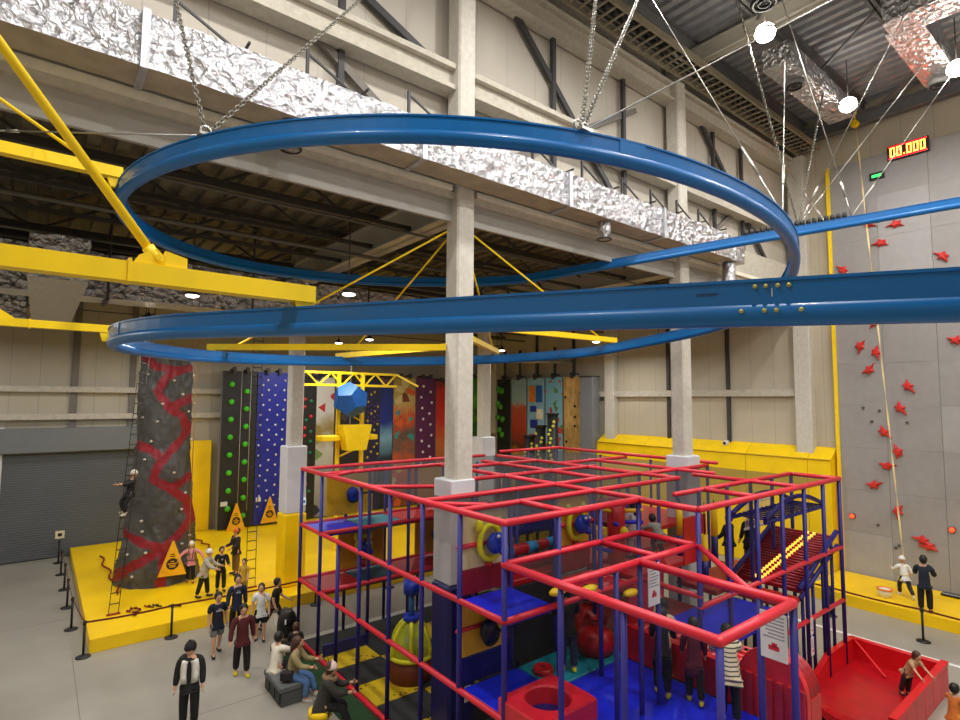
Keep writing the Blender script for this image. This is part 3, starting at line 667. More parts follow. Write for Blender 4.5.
# play panels: yellow board, moulded ring and a blue turning toy
M_board=mat('amber_board',(232,178,26),.45,var=.05); M_ring=mat('lime_yellow_plastic',(226,220,30),.35); M_toy=mat('toy_blue',(14,52,176),.3); M_cream=mat('cream_board',(232,214,160),.5)
def play_panel(x0,x1,y,z0,z1,label,kind,board=M_board,toy=M_toy):
    t=thing('play_panel',label,'play panel',((x0+x1)/2,y,z0),'turning toy panels in the soft play frame')
    MB().bbox(((x0+x1)/2,y,(z0+z1)/2),(x1-x0,.04,z1-z0),.012).build('board',board,t)
    cx,cz=(x0+x1)/2+.0,(z0+z1)/2-.05; f=y-.05
    if kind=='ring':
        MB().torus((cx,f-.08,cz),.27,.055,axis=(0,1,0),n=26,k=8,sc=(.86,1.12)).build('ring',M_ring,t)
        e=MB().sphere((cx-.23,f-.07,cz+.31),(.08,.06,.12),10,7).sphere((cx+.23,f-.07,cz+.31),(.08,.06,.12),10,7); e.build('ear',M_ring,t)
        q=MB().sphere((cx+.02,f-.2,cz),(.16,.14,.19),12,8).sphere((cx+.04,f-.28,cz+.1),(.11,.11,.11),10,7).sphere((cx+.12,f-.28,cz-.12),(.08,.1,.08),8,6).build('toy',toy,t)
        MB().sphere((cx-.03,f-.36,cz+.16),.03,8,6).sphere((cx+.08,f-.37,cz+.16),.03,8,6).build('eye',M_white,q)
        MB().cyl((cx,f-.06,cz-.36),(cx,f-.06,z0+.02),.07,n=10).build('stalk',M_redv,t)
    else:
        MB().sphere((cx,f-.12,cz),(.19,.13,.22),14,9).build('toy',toy,t)
        MB().torus((cx,f-.18,cz-.05),.17,.03,axis=(0,1,0),n=20,k=6).build('wheel',M_black,t)
        MB().cyl((cx,f-.26,cz),(cx+.52,f-.28,cz+.05),.028,n=8).sphere((cx+.52,f-.28,cz+.05),.06,8,6).build('handle',M_black,t)
    return t
play_panel(6.5,7.95,15.1,3.3,4.55,'yellow panel with a blue wheel toy at the left of the top back deck','wheel')
play_panel(9.55,11.0,15.1,3.3,4.55,'yellow panel on the top back deck just left of the big column','wheel')
play_panel(6.9,8.35,15.1,1.75,3.02,'amber panel with a ring toy on the middle back deck','ring',mat('amber_sheet',(214,150,20),.4))
play_panel(9.45,10.9,15.1,1.75,3.02,'yellow panel with a dark toy on the middle back deck left of the big column','wheel')
play_panel(5.98,7.06,8.0,3.6,4.58,'cream panel with a yellow ring and a blue animal toy above the blue mat','ring',M_cream)
play_panel(8.33,9.37,8.0,3.62,4.6,'amber panel with a yellow ring and a blue animal toy above the dark red deck','ring')
play_panel(5.98,6.95,7.98,2.12,3.02,'amber panel with a dark navy toy under the blue mat','wheel',toy=mat('toy_navy',(10,14,50),.3))
# red padded box with a round hole
t=thing('crawl_hole_box','red padded box with a round crawl hole on the blue netted floor','play obstacle',(6.6,6.45,L1))
b=MB(); n=32; cx,cy,R0=6.47,6.37,.36; z0,z1=L1,1.97
def sq(k):
    a=2*PI*(k+.5)/n; c,s=cos(a),sin(a); m=max(abs(c)/.62,abs(s)/.49); return (cx+c/m,cy+s/m)
out=[sq(k) for k in range(n)]; inn=[(cx+cos(2*PI*(k+.5)/n)*R0,cy+sin(2*PI*(k+.5)/n)*R0) for k in range(n)]
vs=[(x,y,z0) for x,y in out]+[(x,y,z1-.03) for x,y in out]+[(cx+(x-cx)*.97,cy+(y-cy)*.97,z1) for x,y in out]+[(cx+(x-cx)*1.06,cy+(y-cy)*1.06,z1) for x,y in inn]+[(x,y,z1-.03) for x,y in inn]+[(x,y,z0+.02) for x,y in inn]
fs=[]
for r in range(5):
    for k in range(n): fs.append((r*n+k,r*n+(k+1)%n,(r+1)*n+(k+1)%n,(r+1)*n+k))
b.add(vs,fs,0,False); b.build('padding',mat('bright_red_vinyl',(206,30,48),.38),t)
MB().cyl((cx,cy,z0),(cx,cy,z0+.025),R0,n=28).build('hole_liner',M_navyv,t)
# pads on the lower decks
t=thing('stepping_pad','red round stepping pad on the teal deck','play obstacle',(7.45,7.45,L1)); MB().cyl((7.45,7.45,L1),(7.45,7.45,L1+.1),.2,.17,n=20).build('pad',M_redv,t); MB().cyl((7.45,7.45,L1+.1),(7.45,7.45,L1+.115),.05,n=12).build('button',M_reddk,t)
for x,y,r,lb in ((8.85,7.4,.4,'big red domed bumper on the teal deck behind the person in jeans'),(9.6,8.2,.4,'red domed bumper on the dark red lower deck')):
    t=thing('domed_bumper',lb,'play obstacle',(x,y,L1)); MB().sphere((x,y,L1+r*.55),(r,r,r*.8),16,10).build('dome',M_redv,t); MB().cyl((x,y,L1),(x,y,L1+.1),r*.8,n=16).build('foot',M_reddk,t); MB().cyl((x,y,L1+r*1.33),(x,y,L1+r*1.45),r*.25,r*.2,n=14).build('cap',M_reddk,t)
for i,(x,y,z,lb) in enumerate(((6.95,6.6,3.42,'yellow foam pod clipped to the red rail by the blue mat'),(7.75,6.6,3.3,'yellow foam pod clipped to the red rail over the person in jeans'),(8.9,6.58,3.0,'yellow foam pod under the lower roof by the sign'))):
    t=thing('foam_pod',lb,'play obstacle',(x,y,z)); MB().sphere((x,y,z),(.2,.09,.07),12,8).build('pod',M_ypad,t); MB().torus((x,y+.06,z),.06,.015,axis=(1,0,0),n=12,k=6).build('strap',M_black,t)
# red and cyan rollers inside
for i,(x0,x1,y,z,lb) in enumerate(((7.2,9.3,8.7,3.5,'red squeeze roller with cyan bands on the upper deck behind the cream panel'),(7.3,9.3,8.5,3.25,'plain dark red squeeze roller under the banded one'))):
    t=thing('squeeze_roller',lb,'play obstacle',((x0+x1)/2,y,z)); MB().cyl((x0,y,z),(x1,y,z),.11,n=14).build('roller',M_redv if i==0 else M_reddk,t)
    if i==0:
        for k in (.3,1.0,1.6): MB().cyl((x0+k,y,z),(x0+k+.28,y,z),.118,n=14).build('band',mat('cyan_vinyl',(20,150,210),.4),t)
    MB().cyl((x0-.05,y,z),(x1+.05,y,z),.03,n=8).build('axle',M_dark,t)
# punching column with foam arms
t=thing('punch_column','red foam column with blue and yellow arms on the upper deck','play obstacle',(10.0,7.75,3.1))
MB().cyl((10.0,7.75,3.1),(10.0,7.75,4.5),.19,n=16).build('column_body',M_redv,t)
k=0
for z in (3.35,3.65,3.95,4.2):
    for sx in (-1,1):
        m=M_bluev if (k//2)%2==0 else M_ypad
        MB().cyl((10.0+sx*.1,7.72,z),(10.0+sx*.42,7.4 if k%3 else 7.9,z+(.02 if sx>0 else .08)),.045,n=10).sphere((10.0+sx*.42,7.4 if k%3 else 7.9,z+(.02 if sx>0 else .08)),.047,10,6).build('foam_arm',m,t); k+=1
MB().sphere((9.95,7.5,3.78),(.1,.1,.14),10,8).build('nose',M_ypad,t)
# hanging punch rolls: yellow above navy
def roll(x,y,z0,z1,lb):
    t=thing('hanging_roll',lb,'play obstacle',(x,y,z0),'yellow and navy hanging rolls')
    MB().cyl((x,y,z0+(z1-z0)*.42),(x,y,z1),.062,n=12).build('upper_sleeve',M_ypad,t); MB().cyl((x,y,z0),(x,y,z0+(z1-z0)*.42),.066,n=12).build('lower_sleeve',M_navyv,t); MB().cyl((x,y,z1),(x,y,4.66),.012,n=6).build('strap',M_black,t)
roll(10.3,6.4,3.5,4.45,'hanging roll left of the front corner post of the right section'); roll(10.15,5.78,3.2,4.05,'lower hanging roll just right of the front corner post'); roll(10.55,5.8,3.5,4.6,'higher hanging roll, second to the right of the front corner post')
for i in range(5):
    x=10.0+i*.55; roll(x,11.5+.2*(i%2),3.2,4.5,['far hanging roll nearest the cream column','second far hanging roll along from the cream column','middle one of the far hanging rolls','fourth far hanging roll along from the cream column','far hanging roll farthest from the cream column'][i])
# arcs of the covered slide top
t=thing('arched_bridge','blue padded arched bridge under the roof rails at the right end','play obstacle',(14.2,6.2,4.0))
for y in (5.75,6.5):
    MB().tube([(12.6+3.2*i/14,y,4.02+.34*sin(PI*i/14)) for i in range(15)],.055,n=8).build('arch_rail',M_post,t)
MB().cyl((12.6,5.75,3.95),(15.8,5.75,3.95),.05,n=8).cyl((12.6,6.5,3.95),(15.8,6.5,3.95),.05,n=8).build('base_rail',M_post,t)
b=MB()
for i in range(14): b.beam((12.7+i*.23,5.75,4.0),(12.7+i*.23,6.5,4.0),.05,.03)
b.build('slats',M_navyv,t)
# roller slide
t=thing('roller_slide','red roller slide with glowing yellow rollers and indigo side bars','slide',(14.9,6.0,1.9))
p0,p1=Vector((13.75,6.28,2.28)),Vector((15.85,6.28,3.2)); d=(p1-p0).normalized(); nn=Vector((-d.z,0,d.x))
MB().beam(p0,p1,1.5,.04).build('bed',M_reddk,t)
for sy in (-.76,.76): MB().cyl(p0+Vector((-.1,sy,.1)),p1+Vector((.1,sy,.14)),.06,n=8).build('side_bar',M_post,t); MB().cyl(p0+Vector((-.1,sy,-.12)),p1+Vector((.1,sy,-.2)),.05,n=8).build('lower_bar',M_post,t)
N=22; ry0=MB().cyl((0,-.72,0),(0,.72,0),.034,n=8).build('roller',mat('roller_red',(166,18,30),.4),t)
for v in ry0.data.vertices: v.co=v.co+Vector(t.location)
M_gly=glow('lit_yellow',(255,190,70),1.6)
for i in range(N):
    q=p0+d*((p1-p0).length*(i+.5)/N)+nn*.045-Vector(t.location)
    if i==0: ry0.location=q
    else: dpart(ry0,t,q)
lamp0=MB().cyl((0,-.12,0),(0,-.05,0),.037,n=8).cyl((0,.03,0),(0,.1,0),.037,n=8).build('lit_roller',M_gly,t)
for v in lamp0.data.vertices: v.co=v.co+Vector(t.location)
for i in range(N):
    q=p0+d*((p1-p0).length*(i+.5)/N)+nn*.047-Vector(t.location)+Vector((0,.25-.5*i/N,0))
    if i==0: lamp0.location=q
    else: dpart(lamp0,t,q)
for x in (14.0,14.6,15.2,15.8):
    for y in (5.6,6.95): MB().cyl((x,y,0),(x,y,2.3+(x-14)*.42),.04,n=8).build('leg',M_post,t)
# pale mesh fence behind the slide
t=thing('mesh_guard','white mesh guard behind the top of the roller slide','guard',(15.4,7.15,3.3))
b=MB()
for i in range(19): b.cyl((14.5+i*.085,7.12,3.3),(14.5+i*.085,7.12,3.95),.008,n=5)
b.build('mesh',M_white,t); MB().boxm((14.45,7.1,3.28),(16.1,7.14,3.33)).boxm((14.45,7.1,3.93),(16.1,7.14,3.97)).build('border',M_white,t)
# tunnel and slide tray at the front right
t=thing('slide_tray','big red slide tray with low padded walls at the front right','slide',(14.4,4.55,0))
b=MB(); b.boxm((13.2,3.7,.0),(16.55,5.45,.12)).build('floor_pad',mat('tray_floor_red',(170,14,24),.3),t)
MB().loft([[(x,4.6 if x<13 else 3.72,z),(x,5.43,z),(x,5.43,z-.15),(x,4.6 if x<13 else 3.72,z-.15)] for x,z in ((10.4,1.7),(11.0,1.62),(11.7,1.15),(12.3,.6),(12.9,.25),(13.4,.13))],smooth=False).build('chute',mat('tray_floor_red',(170,14,24),.3),t)
M_tr=mat('tray_red',(206,16,26),.35,var=.05)
def tl(x): # wavy top line of the side walls
    if x>15.0: return .62
    if x>14.3: return .62-.5*(15.0-x)/.7*.5
    if x>13.8: return .37+.25*(14.3-x)/.5
    if x>13.0: return .62-.15*(13.8-x)/.8
    return .47+ (13.0-x)*.62
prof=[(16.62,0),(16.62,.62)]+[(16.6-i*.1,tl(16.6-i*.1)) for i in range(62)]+[(10.4,0)]
MB().prism(prof,5.43,5.55,'y').build('back_wall',M_tr,t)
MB().bbox((16.62,4.56,.31),(.14,1.95,.62),.02).build('end_wall',M_tr,t)
for k in range(6):
    x0=16.62-k*.62; MB().bbox((x0-.31,3.64,.31),(.6,.13,.62),.012).build('front_wall',mat('tray_outer',(206,70,76),.5),t)
MB().boxm((12.9,3.57,.6),(16.69,3.71,.66)).build('rim_cap',M_tr,t)
MB().beam((16.55,5.42,.58),(15.9,4.6,.16),.05,.03).build('corner_fold',M_tr,t)
t=thing('slide_tunnel','ribbed red slide tunnel with an arched mouth beside the red tray','slide',(9.6,4.15,1.66))
b=MB(); rings=[]
for i in range(6):
    x=9.26+i*.07; r=.5+(.022 if i%2 else 0); rings.append([(x,4.15+r*cos(PI*k/16),2.15+r*sin(PI*k/16)) for k in range(17)]+[(x,4.15+(r-.05)*cos(PI*k/16),2.15+(r-.05)*sin(PI*k/16)) for k in range(16,-1,-1)])
b.loft(rings,smooth=False).build('shell',M_reddk,t)
ar=[(4.15+.52*cos(PI*k/20),2.15+.6*sin(PI*k/20)) for k in range(21)]+[(3.63,1.3),(4.67,1.3)]
MB().prism(ar,9.12,9.24,'x').build('arch',mat('arch_red',(206,40,44),.45),t)
q=MB()
for k in range(7): q.boxm((9.07,3.65+k*.155,1.5),(9.12,3.74+k*.155,2.3))
q.build('rib_panel',mat('rib_red',(176,40,46),.45),t)
for y in (3.68,4.62): MB().boxm((9.26,y-.05,.0),(9.62,y+.05,2.15)).build('side_wall',M_redv,t)
# signs on the netting
def notice(x,y,z,w,h,ax,label):
    t=thing('rules_sign',label,'sign',(x,y,z))
    M_ink=mat('grey_ink',(150,150,160),.6); M_rink=mat('red_ink',(200,40,60),.6)
    if ax=='x':
        MB().bbox((x,y,z),(.015,w,h),.004).build('board',M_white,t); b=MB()
        for k in range(7): b.boxm((x-.0095,y-w*.4,z+h*.4-k*h*.075),(x-.008,y+w*(.4-.1*(k%3)),z+h*.4-k*h*.075+h*.03))
        b.build('text_lines',M_ink,t); MB().boxm((x-.0095,y-w*.2,z-h*.3),(x-.008,y+w*.2,z-h*.2)).boxm((x-.0095,y-w*.12,z-h*.22),(x-.008,y+w*.08,z-h*.14)).build('emblem',M_rink,t)
    else:
        MB().bbox((x,y,z),(w,.015,h),.004).build('board',M_white,t); b=MB()
        for k in range(7): b.boxm((x-w*.4,y-.0095,z+h*.4-k*h*.075),(x+w*(.4-.1*(k%3)),y-.008,z+h*.4-k*h*.075+h*.03))
        b.build('text_lines',M_ink,t); MB().boxm((x-w*.2,y-.0095,z-h*.3),(x+w*.2,y-.008,z-h*.2)).boxm((x-w*.12,y-.0095,z-h*.22),(x+w*.08,y-.008,z-h*.14)).build('emblem',M_rink,t)
notice(7.64,3.42,3.56,.34,.6,'x','white rules sign hung on the netting beside the slide tunnel')
notice(8.0,5.46,3.62,.32,.66,'y','white rules sign hung under the lower roof, above the red padded wall')
notice(13.9,5.38,1.12,.14,.4,'y','lower of two small white notices on an indigo post by the tray'); notice(13.9,5.38,1.56,.14,.36,'y','upper of two small white notices on an indigo post by the tray')
# ball fountain under the frame
t=thing('ball_fountain','brown drum with a lime domed cage and blue spouts under the frame','play feature',(7.2,11.6,.08))
MB().cyl((7.2,11.6,.08),(7.2,11.6,.6),.5,n=26).build('drum',mat('brown_drum',(116,48,22),.6),t); MB().torus((7.2,11.6,.62),.5,.05,n=26).build('rim',M_ring,t)
for k in range(6):
    a=2*PI*k/6; MB().tube([(7.2+cos(a)*.5*cos(e),11.6+sin(a)*.5*cos(e),.66+.75*sin(e)) for e in [i*PI/2/8 for i in range(9)]],.05,n=7).build('cage_rib',M_ring,t)
M_dome=netmat('lime_clear_plastic',(210,220,30),.5)
MB().loft([[(7.2+.49*cos(e)*cos(2*PI*k/24),11.6+.49*cos(e)*sin(2*PI*k/24),.66+.74*sin(e)) for k in range(24)] for e in [i*PI/2/8 for i in range(8)]],caps=False).build('dome',M_dome,t)
MB().cyl((7.2,11.6,.62),(7.2,11.6,1.4),.1,n=14).sphere((7.2,11.6,.85),(.2,.2,.18),14,8).sphere((7.2,11.6,1.15),(.16,.16,.14),14,8).build('core',M_toy,t)
MB().cyl((7.2,11.6,1.38),(7.2,11.6,1.5),.2,n=16).build('cap',M_toy,t); MB().cyl((7.2,11.6,1.5),(7.2,11.6,2.02),.07,n=12).build('pipe',mat('clear_blue',(60,110,170),.2),t); MB().cyl((7.2,11.6,2.0),(7.2,11.6,2.3),.2,n=16).build('hopper',M_toy,t)
# ================================================================== climbing area
M_matY=mat('crash_mat_yellow',(250,204,0),.4,var=.07,scale=.9,bump=.35,bscale=1.6)
t=thing('crash_mat','huge yellow crash mat covering the floor of the climbing area','mat',(12,23,0))
def matgrid(x0,x1,y0,y1,z,nx,ny,amp,name='cover'):
    b=MB(); vs=[]; 
    for j in range(ny+1):
        for i in range(nx+1):
            x=x0+(x1-x0)*i/nx; y=y0+(y1-y0)*j/ny; e=1 if 0<i<nx and 0<j<ny else 0
            vs.append((x,y,z+e*amp*noise.noise(Vector((x*.9,y*.9,1.3)))))
    fs=[(j*(nx+1)+i,j*(nx+1)+i+1,(j+1)*(nx+1)+i+1,(j+1)*(nx+1)+i) for j in range(ny) for i in range(nx)]
    b.add(vs,fs,0,True); b.boxm((x0,y0,.002),(x1,y1,z-.02)); 
    n=len(vs)
    b.add([(x0,y0,z-.02),(x1,y0,z-.02),(x1,y0,z),(x0,y0,z)],[(0,1,2,3)]); b.add([(x0,y0,z-.02),(x0,y0,z),(x0,y1,z),(x0,y1,z-.02)],[(0,1,2,3)]); b.add([(x1,y0,z-.02),(x1,y1,z-.02),(x1,y1,z),(x1,y0,z)],[(0,1,2,3)])
    return b
matgrid(1.35,23.3,17.85,29.1,.35,60,30,.035).build('cover',M_matY,t)
for x in (4.6,8.2,11.8,15.4,19.0): MB().boxm((x-.01,17.843,.02),(x+.01,17.85,.35)).build('seam',mat('seam_ochre',(190,150,0),.5),t)
t=thing('crash_mat','yellow crash mat along the foot of the grey speed wall','mat',(22,2,0))
matgrid(20.9,23.78,-5.9,8.15,.35,14,40,.02).build('cover',M_matY,t)
# ------------------------------------------------ rock tower
M_rock=mat('grey_rock',(74,72,70),.42,var=.34,scale=1.8,bump=.8,bscale=6)
M_vein=mat('crimson_vein',(136,14,30),.55,var=.15,scale=3)
TX,TY=3.56,22.48
tow=thing('rock_tower','dark grey fake rock climbing tower painted with crimson veins','climbing tower',(TX,TY,.35))
toc=Vector((-TX,-TY,0)).normalized(); tr_=Vector((-toc.y,toc.x,0))*1.0
tr_=Vector((TY,-TX,0)).normalized()  # camera right as seen from the hall
def cz(c): # crop row -> height on the tower
    return .35+(655-c)/575*7.75
def cu(c): return (c-183)*.0162
VE=[[(140,80),(160,110),(205,118),(250,105)],[(205,118),(180,140),(168,175),(190,215),(215,235),(228,270),(215,300),(190,335),(175,360)],[(190,215),(225,195),(252,165)],[(110,285),(130,305),(165,325),(182,345),(175,360)],[(175,360),(168,395),(200,420),(235,395)],[(200,420),(230,455),(240,500),(215,540),(190,565),(160,550),(120,530),(95,505)],[(190,565),(140,600),(110,630),(85,658)],[(190,565),(190,658)]]
VS=[[(cu(a),cz(b)) for a,b in v] for v in VE]
def dseg(p,a,b):
    ax,ay=a; bx,by=b; dx,dy=bx-ax,by-ay; l=dx*dx+dy*dy
    q=max(0,min(1,((p[0]-ax)*dx+(p[1]-ay)*dy)/l)); return math.hypot(p[0]-ax-q*dx,p[1]-ay-q*dy)
NA,NZ=120,190; vs=[]; 
def hw(z):
    u=(z-.35)/7.75
    return (1.27-.46*min(1,u*1.6)**.75)*(1+.02*sin(u*17))
for j in range(NZ+1):
    z=.35+7.75*j/NZ; w_=hw(z)
    for i in range(NA):
        a=2*PI*i/NA; p=tr_*(cos(a)*w_)+toc*(sin(a)*w_*.95)
        q=Vector((cos(a)*2.2,sin(a)*2.2,z*1.1)); dsp=noise.noise(q)*.08+noise.noise(q*2.7)*.05+abs(noise.noise(q*5))*.04
        k=1+dsp
        vs.append((TX+p.x*k,TY+p.y*k,z))
fs=[]; ms=[]
for j in range(NZ):
    for i in range(NA):
        k=(i+1)%NA; fs.append((j*NA+i,j*NA+k,(j+1)*NA+k,(j+1)*NA+i))
        a=2*PI*(i+.5)/NA; z=.35+7.75*(j+.5)/NZ; u=cos(a)*hw(z); m=0
        if sin(a)>-.1:
            d=min(dseg((u,z),p,q) for v in VS for p,q in zip(v,v[1:]))
            if d<.135+.045*noise.noise(Vector((u*3,z*3,0))): m=1
        ms.append(m)
b=MB(); b.v=vs; b.f=fs; b.m=ms; b.sm=[True]*len(fs)
b.f.append(tuple(NZ*NA+i for i in range(NA))); b.m.append(0); b.sm.append(False)
b.build('rock_face',[M_rock,M_vein],tow)
M_hold=mat('pale_hold',(196,186,170),.5)
h0=MB().sphere((0,0,0),(.055,.055,.045),8,5).build('hold',M_hold,None)
C.objects.unlink(h0)
def put_hold(parent,proto,p,rot=None,name='hold'):
    c=proto.copy(); C.objects.link(c); c.parent=parent; c.location=Vector(p)-Vector(parent.location)
    if rot: c.rotation_euler=rot
    return c
for a,c in ((148,130),(178,205),(198,145),(235,130),(240,205),(228,225),(130,405),(150,495),(152,520),(128,575),(160,570),(138,625),(228,435),(222,475),(240,545),(215,180),(150,345),(142,240),(205,380),(160,300),(170,250),(236,300),(225,560),(120,480)):
    u,z=cu(a),cz(c); w_=hw(z)*1.03; s=math.sqrt(max(.02,1-(u/w_)**2)); p=Vector((TX,TY,z))+tr_*u+toc*(w_*.95*s); put_hold(tow,h0,p)
M_tri=mat('flap_amber',(240,176,20),.45); M_ink=mat('flap_black',(28,24,18),.5)
def flap(c,w_,h,face,label):
    """triangular start flap: amber canvas with a round black emblem"""
    f=Vector(face).normalized(); r=Vector((-f.y,f.x,0)); c=Vector(c)
    t=thing('belay_flap',label,'belay flap',tuple(c)); b=MB()
    tri=[(-w_/2,0),(w_/2,0),(0.03,h),(-.03,h)]
    b.add([tuple(c+r*x+Vector((0,0,z))+f*(.02+.0*z)) for x,z in tri]+[tuple(c+r*x+Vector((0,0,z))-f*.02) for x,z in tri],[(0,1,2,3),(7,6,5,4)]+[(j,4+j,4+(j+1)%4,(j+1)%4) for j in range(4)])
    b.build('canvas',M_tri,t); e=c+Vector((0,0,h*.34))
    d=MB().cyl(e+f*.021,e+f*.03,w_*.22,n=24); d.build('emblem_disc',M_ink,t)
    k=MB()
    for x0,x1,zz in ((-.16,.16,.02),(-.12,.12,-.05),(-.06,.06,.1),(-.1,.1,-.11)): k.add([tuple(e+f*.033+r*(x*w_)+Vector((0,0,z*w_))) for x,z in ((x0,zz-.018),(x1,zz-.018),(x1,zz+.018),(x0,zz+.018))],[(0,1,2,3)])
    k.build('emblem_lines',M_tri,t)
    k=MB()
    for x0,x1,zz in ((-.07,.07,.62),(-.09,.09,.56)): k.add([tuple(c+f*.024+r*(x*w_)+Vector((0,0,h*zz+z))) for x,z in ((x0,-.015),(x1,-.015),(x1,.015),(x0,.015))],[(0,1,2,3)])
    k.build('print',M_ink,t); return t
flap(Vector((TX,TY,.72))+toc*1.3+tr_*.42,.84,1.12,tuple(toc),'amber triangular flap with a black emblem at the foot of the grey rock tower')
# ------------------------------------------------ climbing panels on the back wall
def panel(x0,x1,z0,z1,m,label,name='climbing_wall',th=.3,side=None):
    t=thing(name,label,'climbing wall',((x0+x1)/2,28.7,z0))
    b=MB().boxm((x0,28.5,z0),(x1,28.5+th,z1)); b.m=[0,0,1,1,0,1]
    b.m=[1,1,0,1,1,1]; b.build('board',[m,side or M_grey],t)
    for k in range(2):
        x=x0+(x1-x0)*(.3+.4*k); MB().boxm((x-.05,28.35,z1+.02),(x+.05,29.0,z1+.12)).boxm((x-.07,28.3,z1-.1),(x+.07,28.48,z1+.2)).build('belay_bracket',M_dark,t)
    return t
def pholds(t,pts,r,m,name='hold',fy=28.5,dep=.7):
    p=MB().sphere((0,0,0),(r,r*dep,r),8,6).build(name,m,None); C.objects.unlink(p)
    for i,(x,z) in enumerate(pts): put_hold(t,p,(x,fy-r*dep*.4,z))
M_pan_blk=mat('panel_black',(34,34,34),.5); M_green=mat('lime_green_ball',(72,190,34),.4); M_wht=mat('white_hold',(222,222,226),.5)
t=panel(6.9,8.5,.42,7.95,M_pan_blk,'tall black climbing panel studded with two columns of green balls')
pholds(t,[(7.32-.03*k*0,1.35+k*.85) for k in range(8)]+[(8.02,.95+k*.86) for k in range(8)],.14,M_green)
MB().cyl((7.72,28.3,1.0),(7.72,28.3,7.9),.012,n=5).cyl((8.14,28.25,1.2),(8.14,28.25,7.9),.012,n=5).build('rope',M_hold,t)
MB().boxm((7.0,28.44,1.5),(7.3,28.5,1.7)).build('plate',M_white,t)
t=panel(8.55,10.02,.42,7.95,mat('panel_cobalt',(30,40,150),.45),'tall cobalt blue climbing panel with scattered small white holds')
random.seed(3); pholds(t,[(8.75+.36*c+.08*random.uniform(-1,1),1.3+.5*r+(.25 if c%2 else 0)) for c in range(4) for r in range(13)],.055,M_wht)
MB().boxm((8.62,28.44,1.55),(8.85,28.5,1.75)).build('plate',M_white,t)
flap((7.65,28.18,.375),.85,1.25,(0,-1,0),'amber triangular flap with a black emblem below the black panel of green balls'); flap((9.25,28.3,.5),.85,1.25,(0,-1,0),'amber triangular flap with a black emblem below the cobalt blue panel')
t=panel(10.75,11.55,.42,7.9,M_pan_blk,'narrow black climbing panel with red and green holds behind the pale column')
pholds(t,[(10.95,6.6),(10.95,6.2),(11.3,5.7),(10.98,5.1),(10.98,4.7),(11.0,4.0),(11.0,3.0),(11.1,2.2)],.09,mat('red_hold',(220,50,60),.45)); pholds(t,[(11.3,6.5),(11.05,5.5),(11.3,4.9),(11.3,4.4),(11.3,3.8),(11.3,2.8),(11.3,1.8)],.09,mat('green_hold',(30,130,90),.45))
t=panel(11.6,12.6,.42,7.9,ramp_mat('mural_white_shapes',[(0,(150,150,140)),(.45,(196,196,188)),(.55,(150,130,60)),(.7,(206,206,204)),(1,(214,214,212))],vor=.16,vscale=1.4,vcols=[(190,40,60),(40,40,44),(120,150,90),(200,180,80)]),'pale climbing panel with red and dark painted shapes beside the yellow truss')
t=panel(12.65,14.4,.42,7.85,ramp_mat('mural_dark_board',[(0,(30,30,34)),(.5,(36,34,36)),(1,(26,26,30))],vor=.08,vscale=2,vcols=[(170,140,60),(60,60,66),(150,60,40),(180,160,90)]),'dark climbing panel mostly hidden by the blue polyhedron')
t=panel(14.45,15.35,.42,7.9,mat('panel_navy',(30,30,70),.5),'navy climbing panel dotted with purple and yellow holds')
random.seed(5); pholds(t,[(14.6+.2*(k%4)+.05*random.random(),3.2+.27*k%3.9+random.random()*.2) for k in range(16)],.07,mat('yellow_hold',(206,180,40),.5)); pholds(t,[(14.62+.2*(k%4),5.3+.3*(k//4)+.1*(k%2)) for k in range(16)],.065,mat('violet_hold',(90,60,130),.5))
t=panel(15.4,16.2,.42,7.9,ramp_mat('mural_blue_city',[(0,(20,22,30)),(.35,(30,40,60)),(.5,(120,170,200)),(.6,(24,44,140)),(.85,(22,40,120)),(1,(170,110,70))],dist=.12),'blue and black painted climbing panel with a tan top')
t=panel(16.25,17.75,.42,7.95,ramp_mat('mural_canyon_map',[(0,(120,60,30)),(.3,(206,90,40)),(.5,(80,84,80)),(.62,(200,76,40)),(.75,(190,170,100)),(1,(150,130,70))],dist=.35,nscale=1.8,vor=.18,vscale=2.2,vcols=[(60,140,140),(214,96,44),(206,190,130),(120,60,40)]),'multicoloured tan, teal and orange climbing panel left of the purple one')
t=panel(17.8,19.2,.42,7.95,mat('panel_plum',(92,36,84),.5),'plum purple climbing panel with pairs of white round holds')
pholds(t,[(18.15+.05*(k%2)+(.55 if k%2 else 0)+.08*((k*7)%3),2.8+.33*k) for k in range(15)],.085,M_wht)
t=panel(19.25,20.4,.42,7.8,ramp_mat('mural_red_lava',[(0,(120,40,20)),(.45,(200,110,50)),(.6,(210,50,34)),(.85,(190,36,30)),(.93,(70,40,46)),(1,(60,36,44))],dist=.2),'red and orange climbing panel partly behind the big column')
t=panel(21.6,23.3,.42,8.1,ramp_mat('mural_green_leaf',[(0,(40,90,20)),(.4,(70,150,30)),(.6,(30,90,20)),(.75,(90,170,40)),(1,(50,120,30))],dist=.9,nscale=1.2),'leaf green jungle climbing panel just right of the big column')
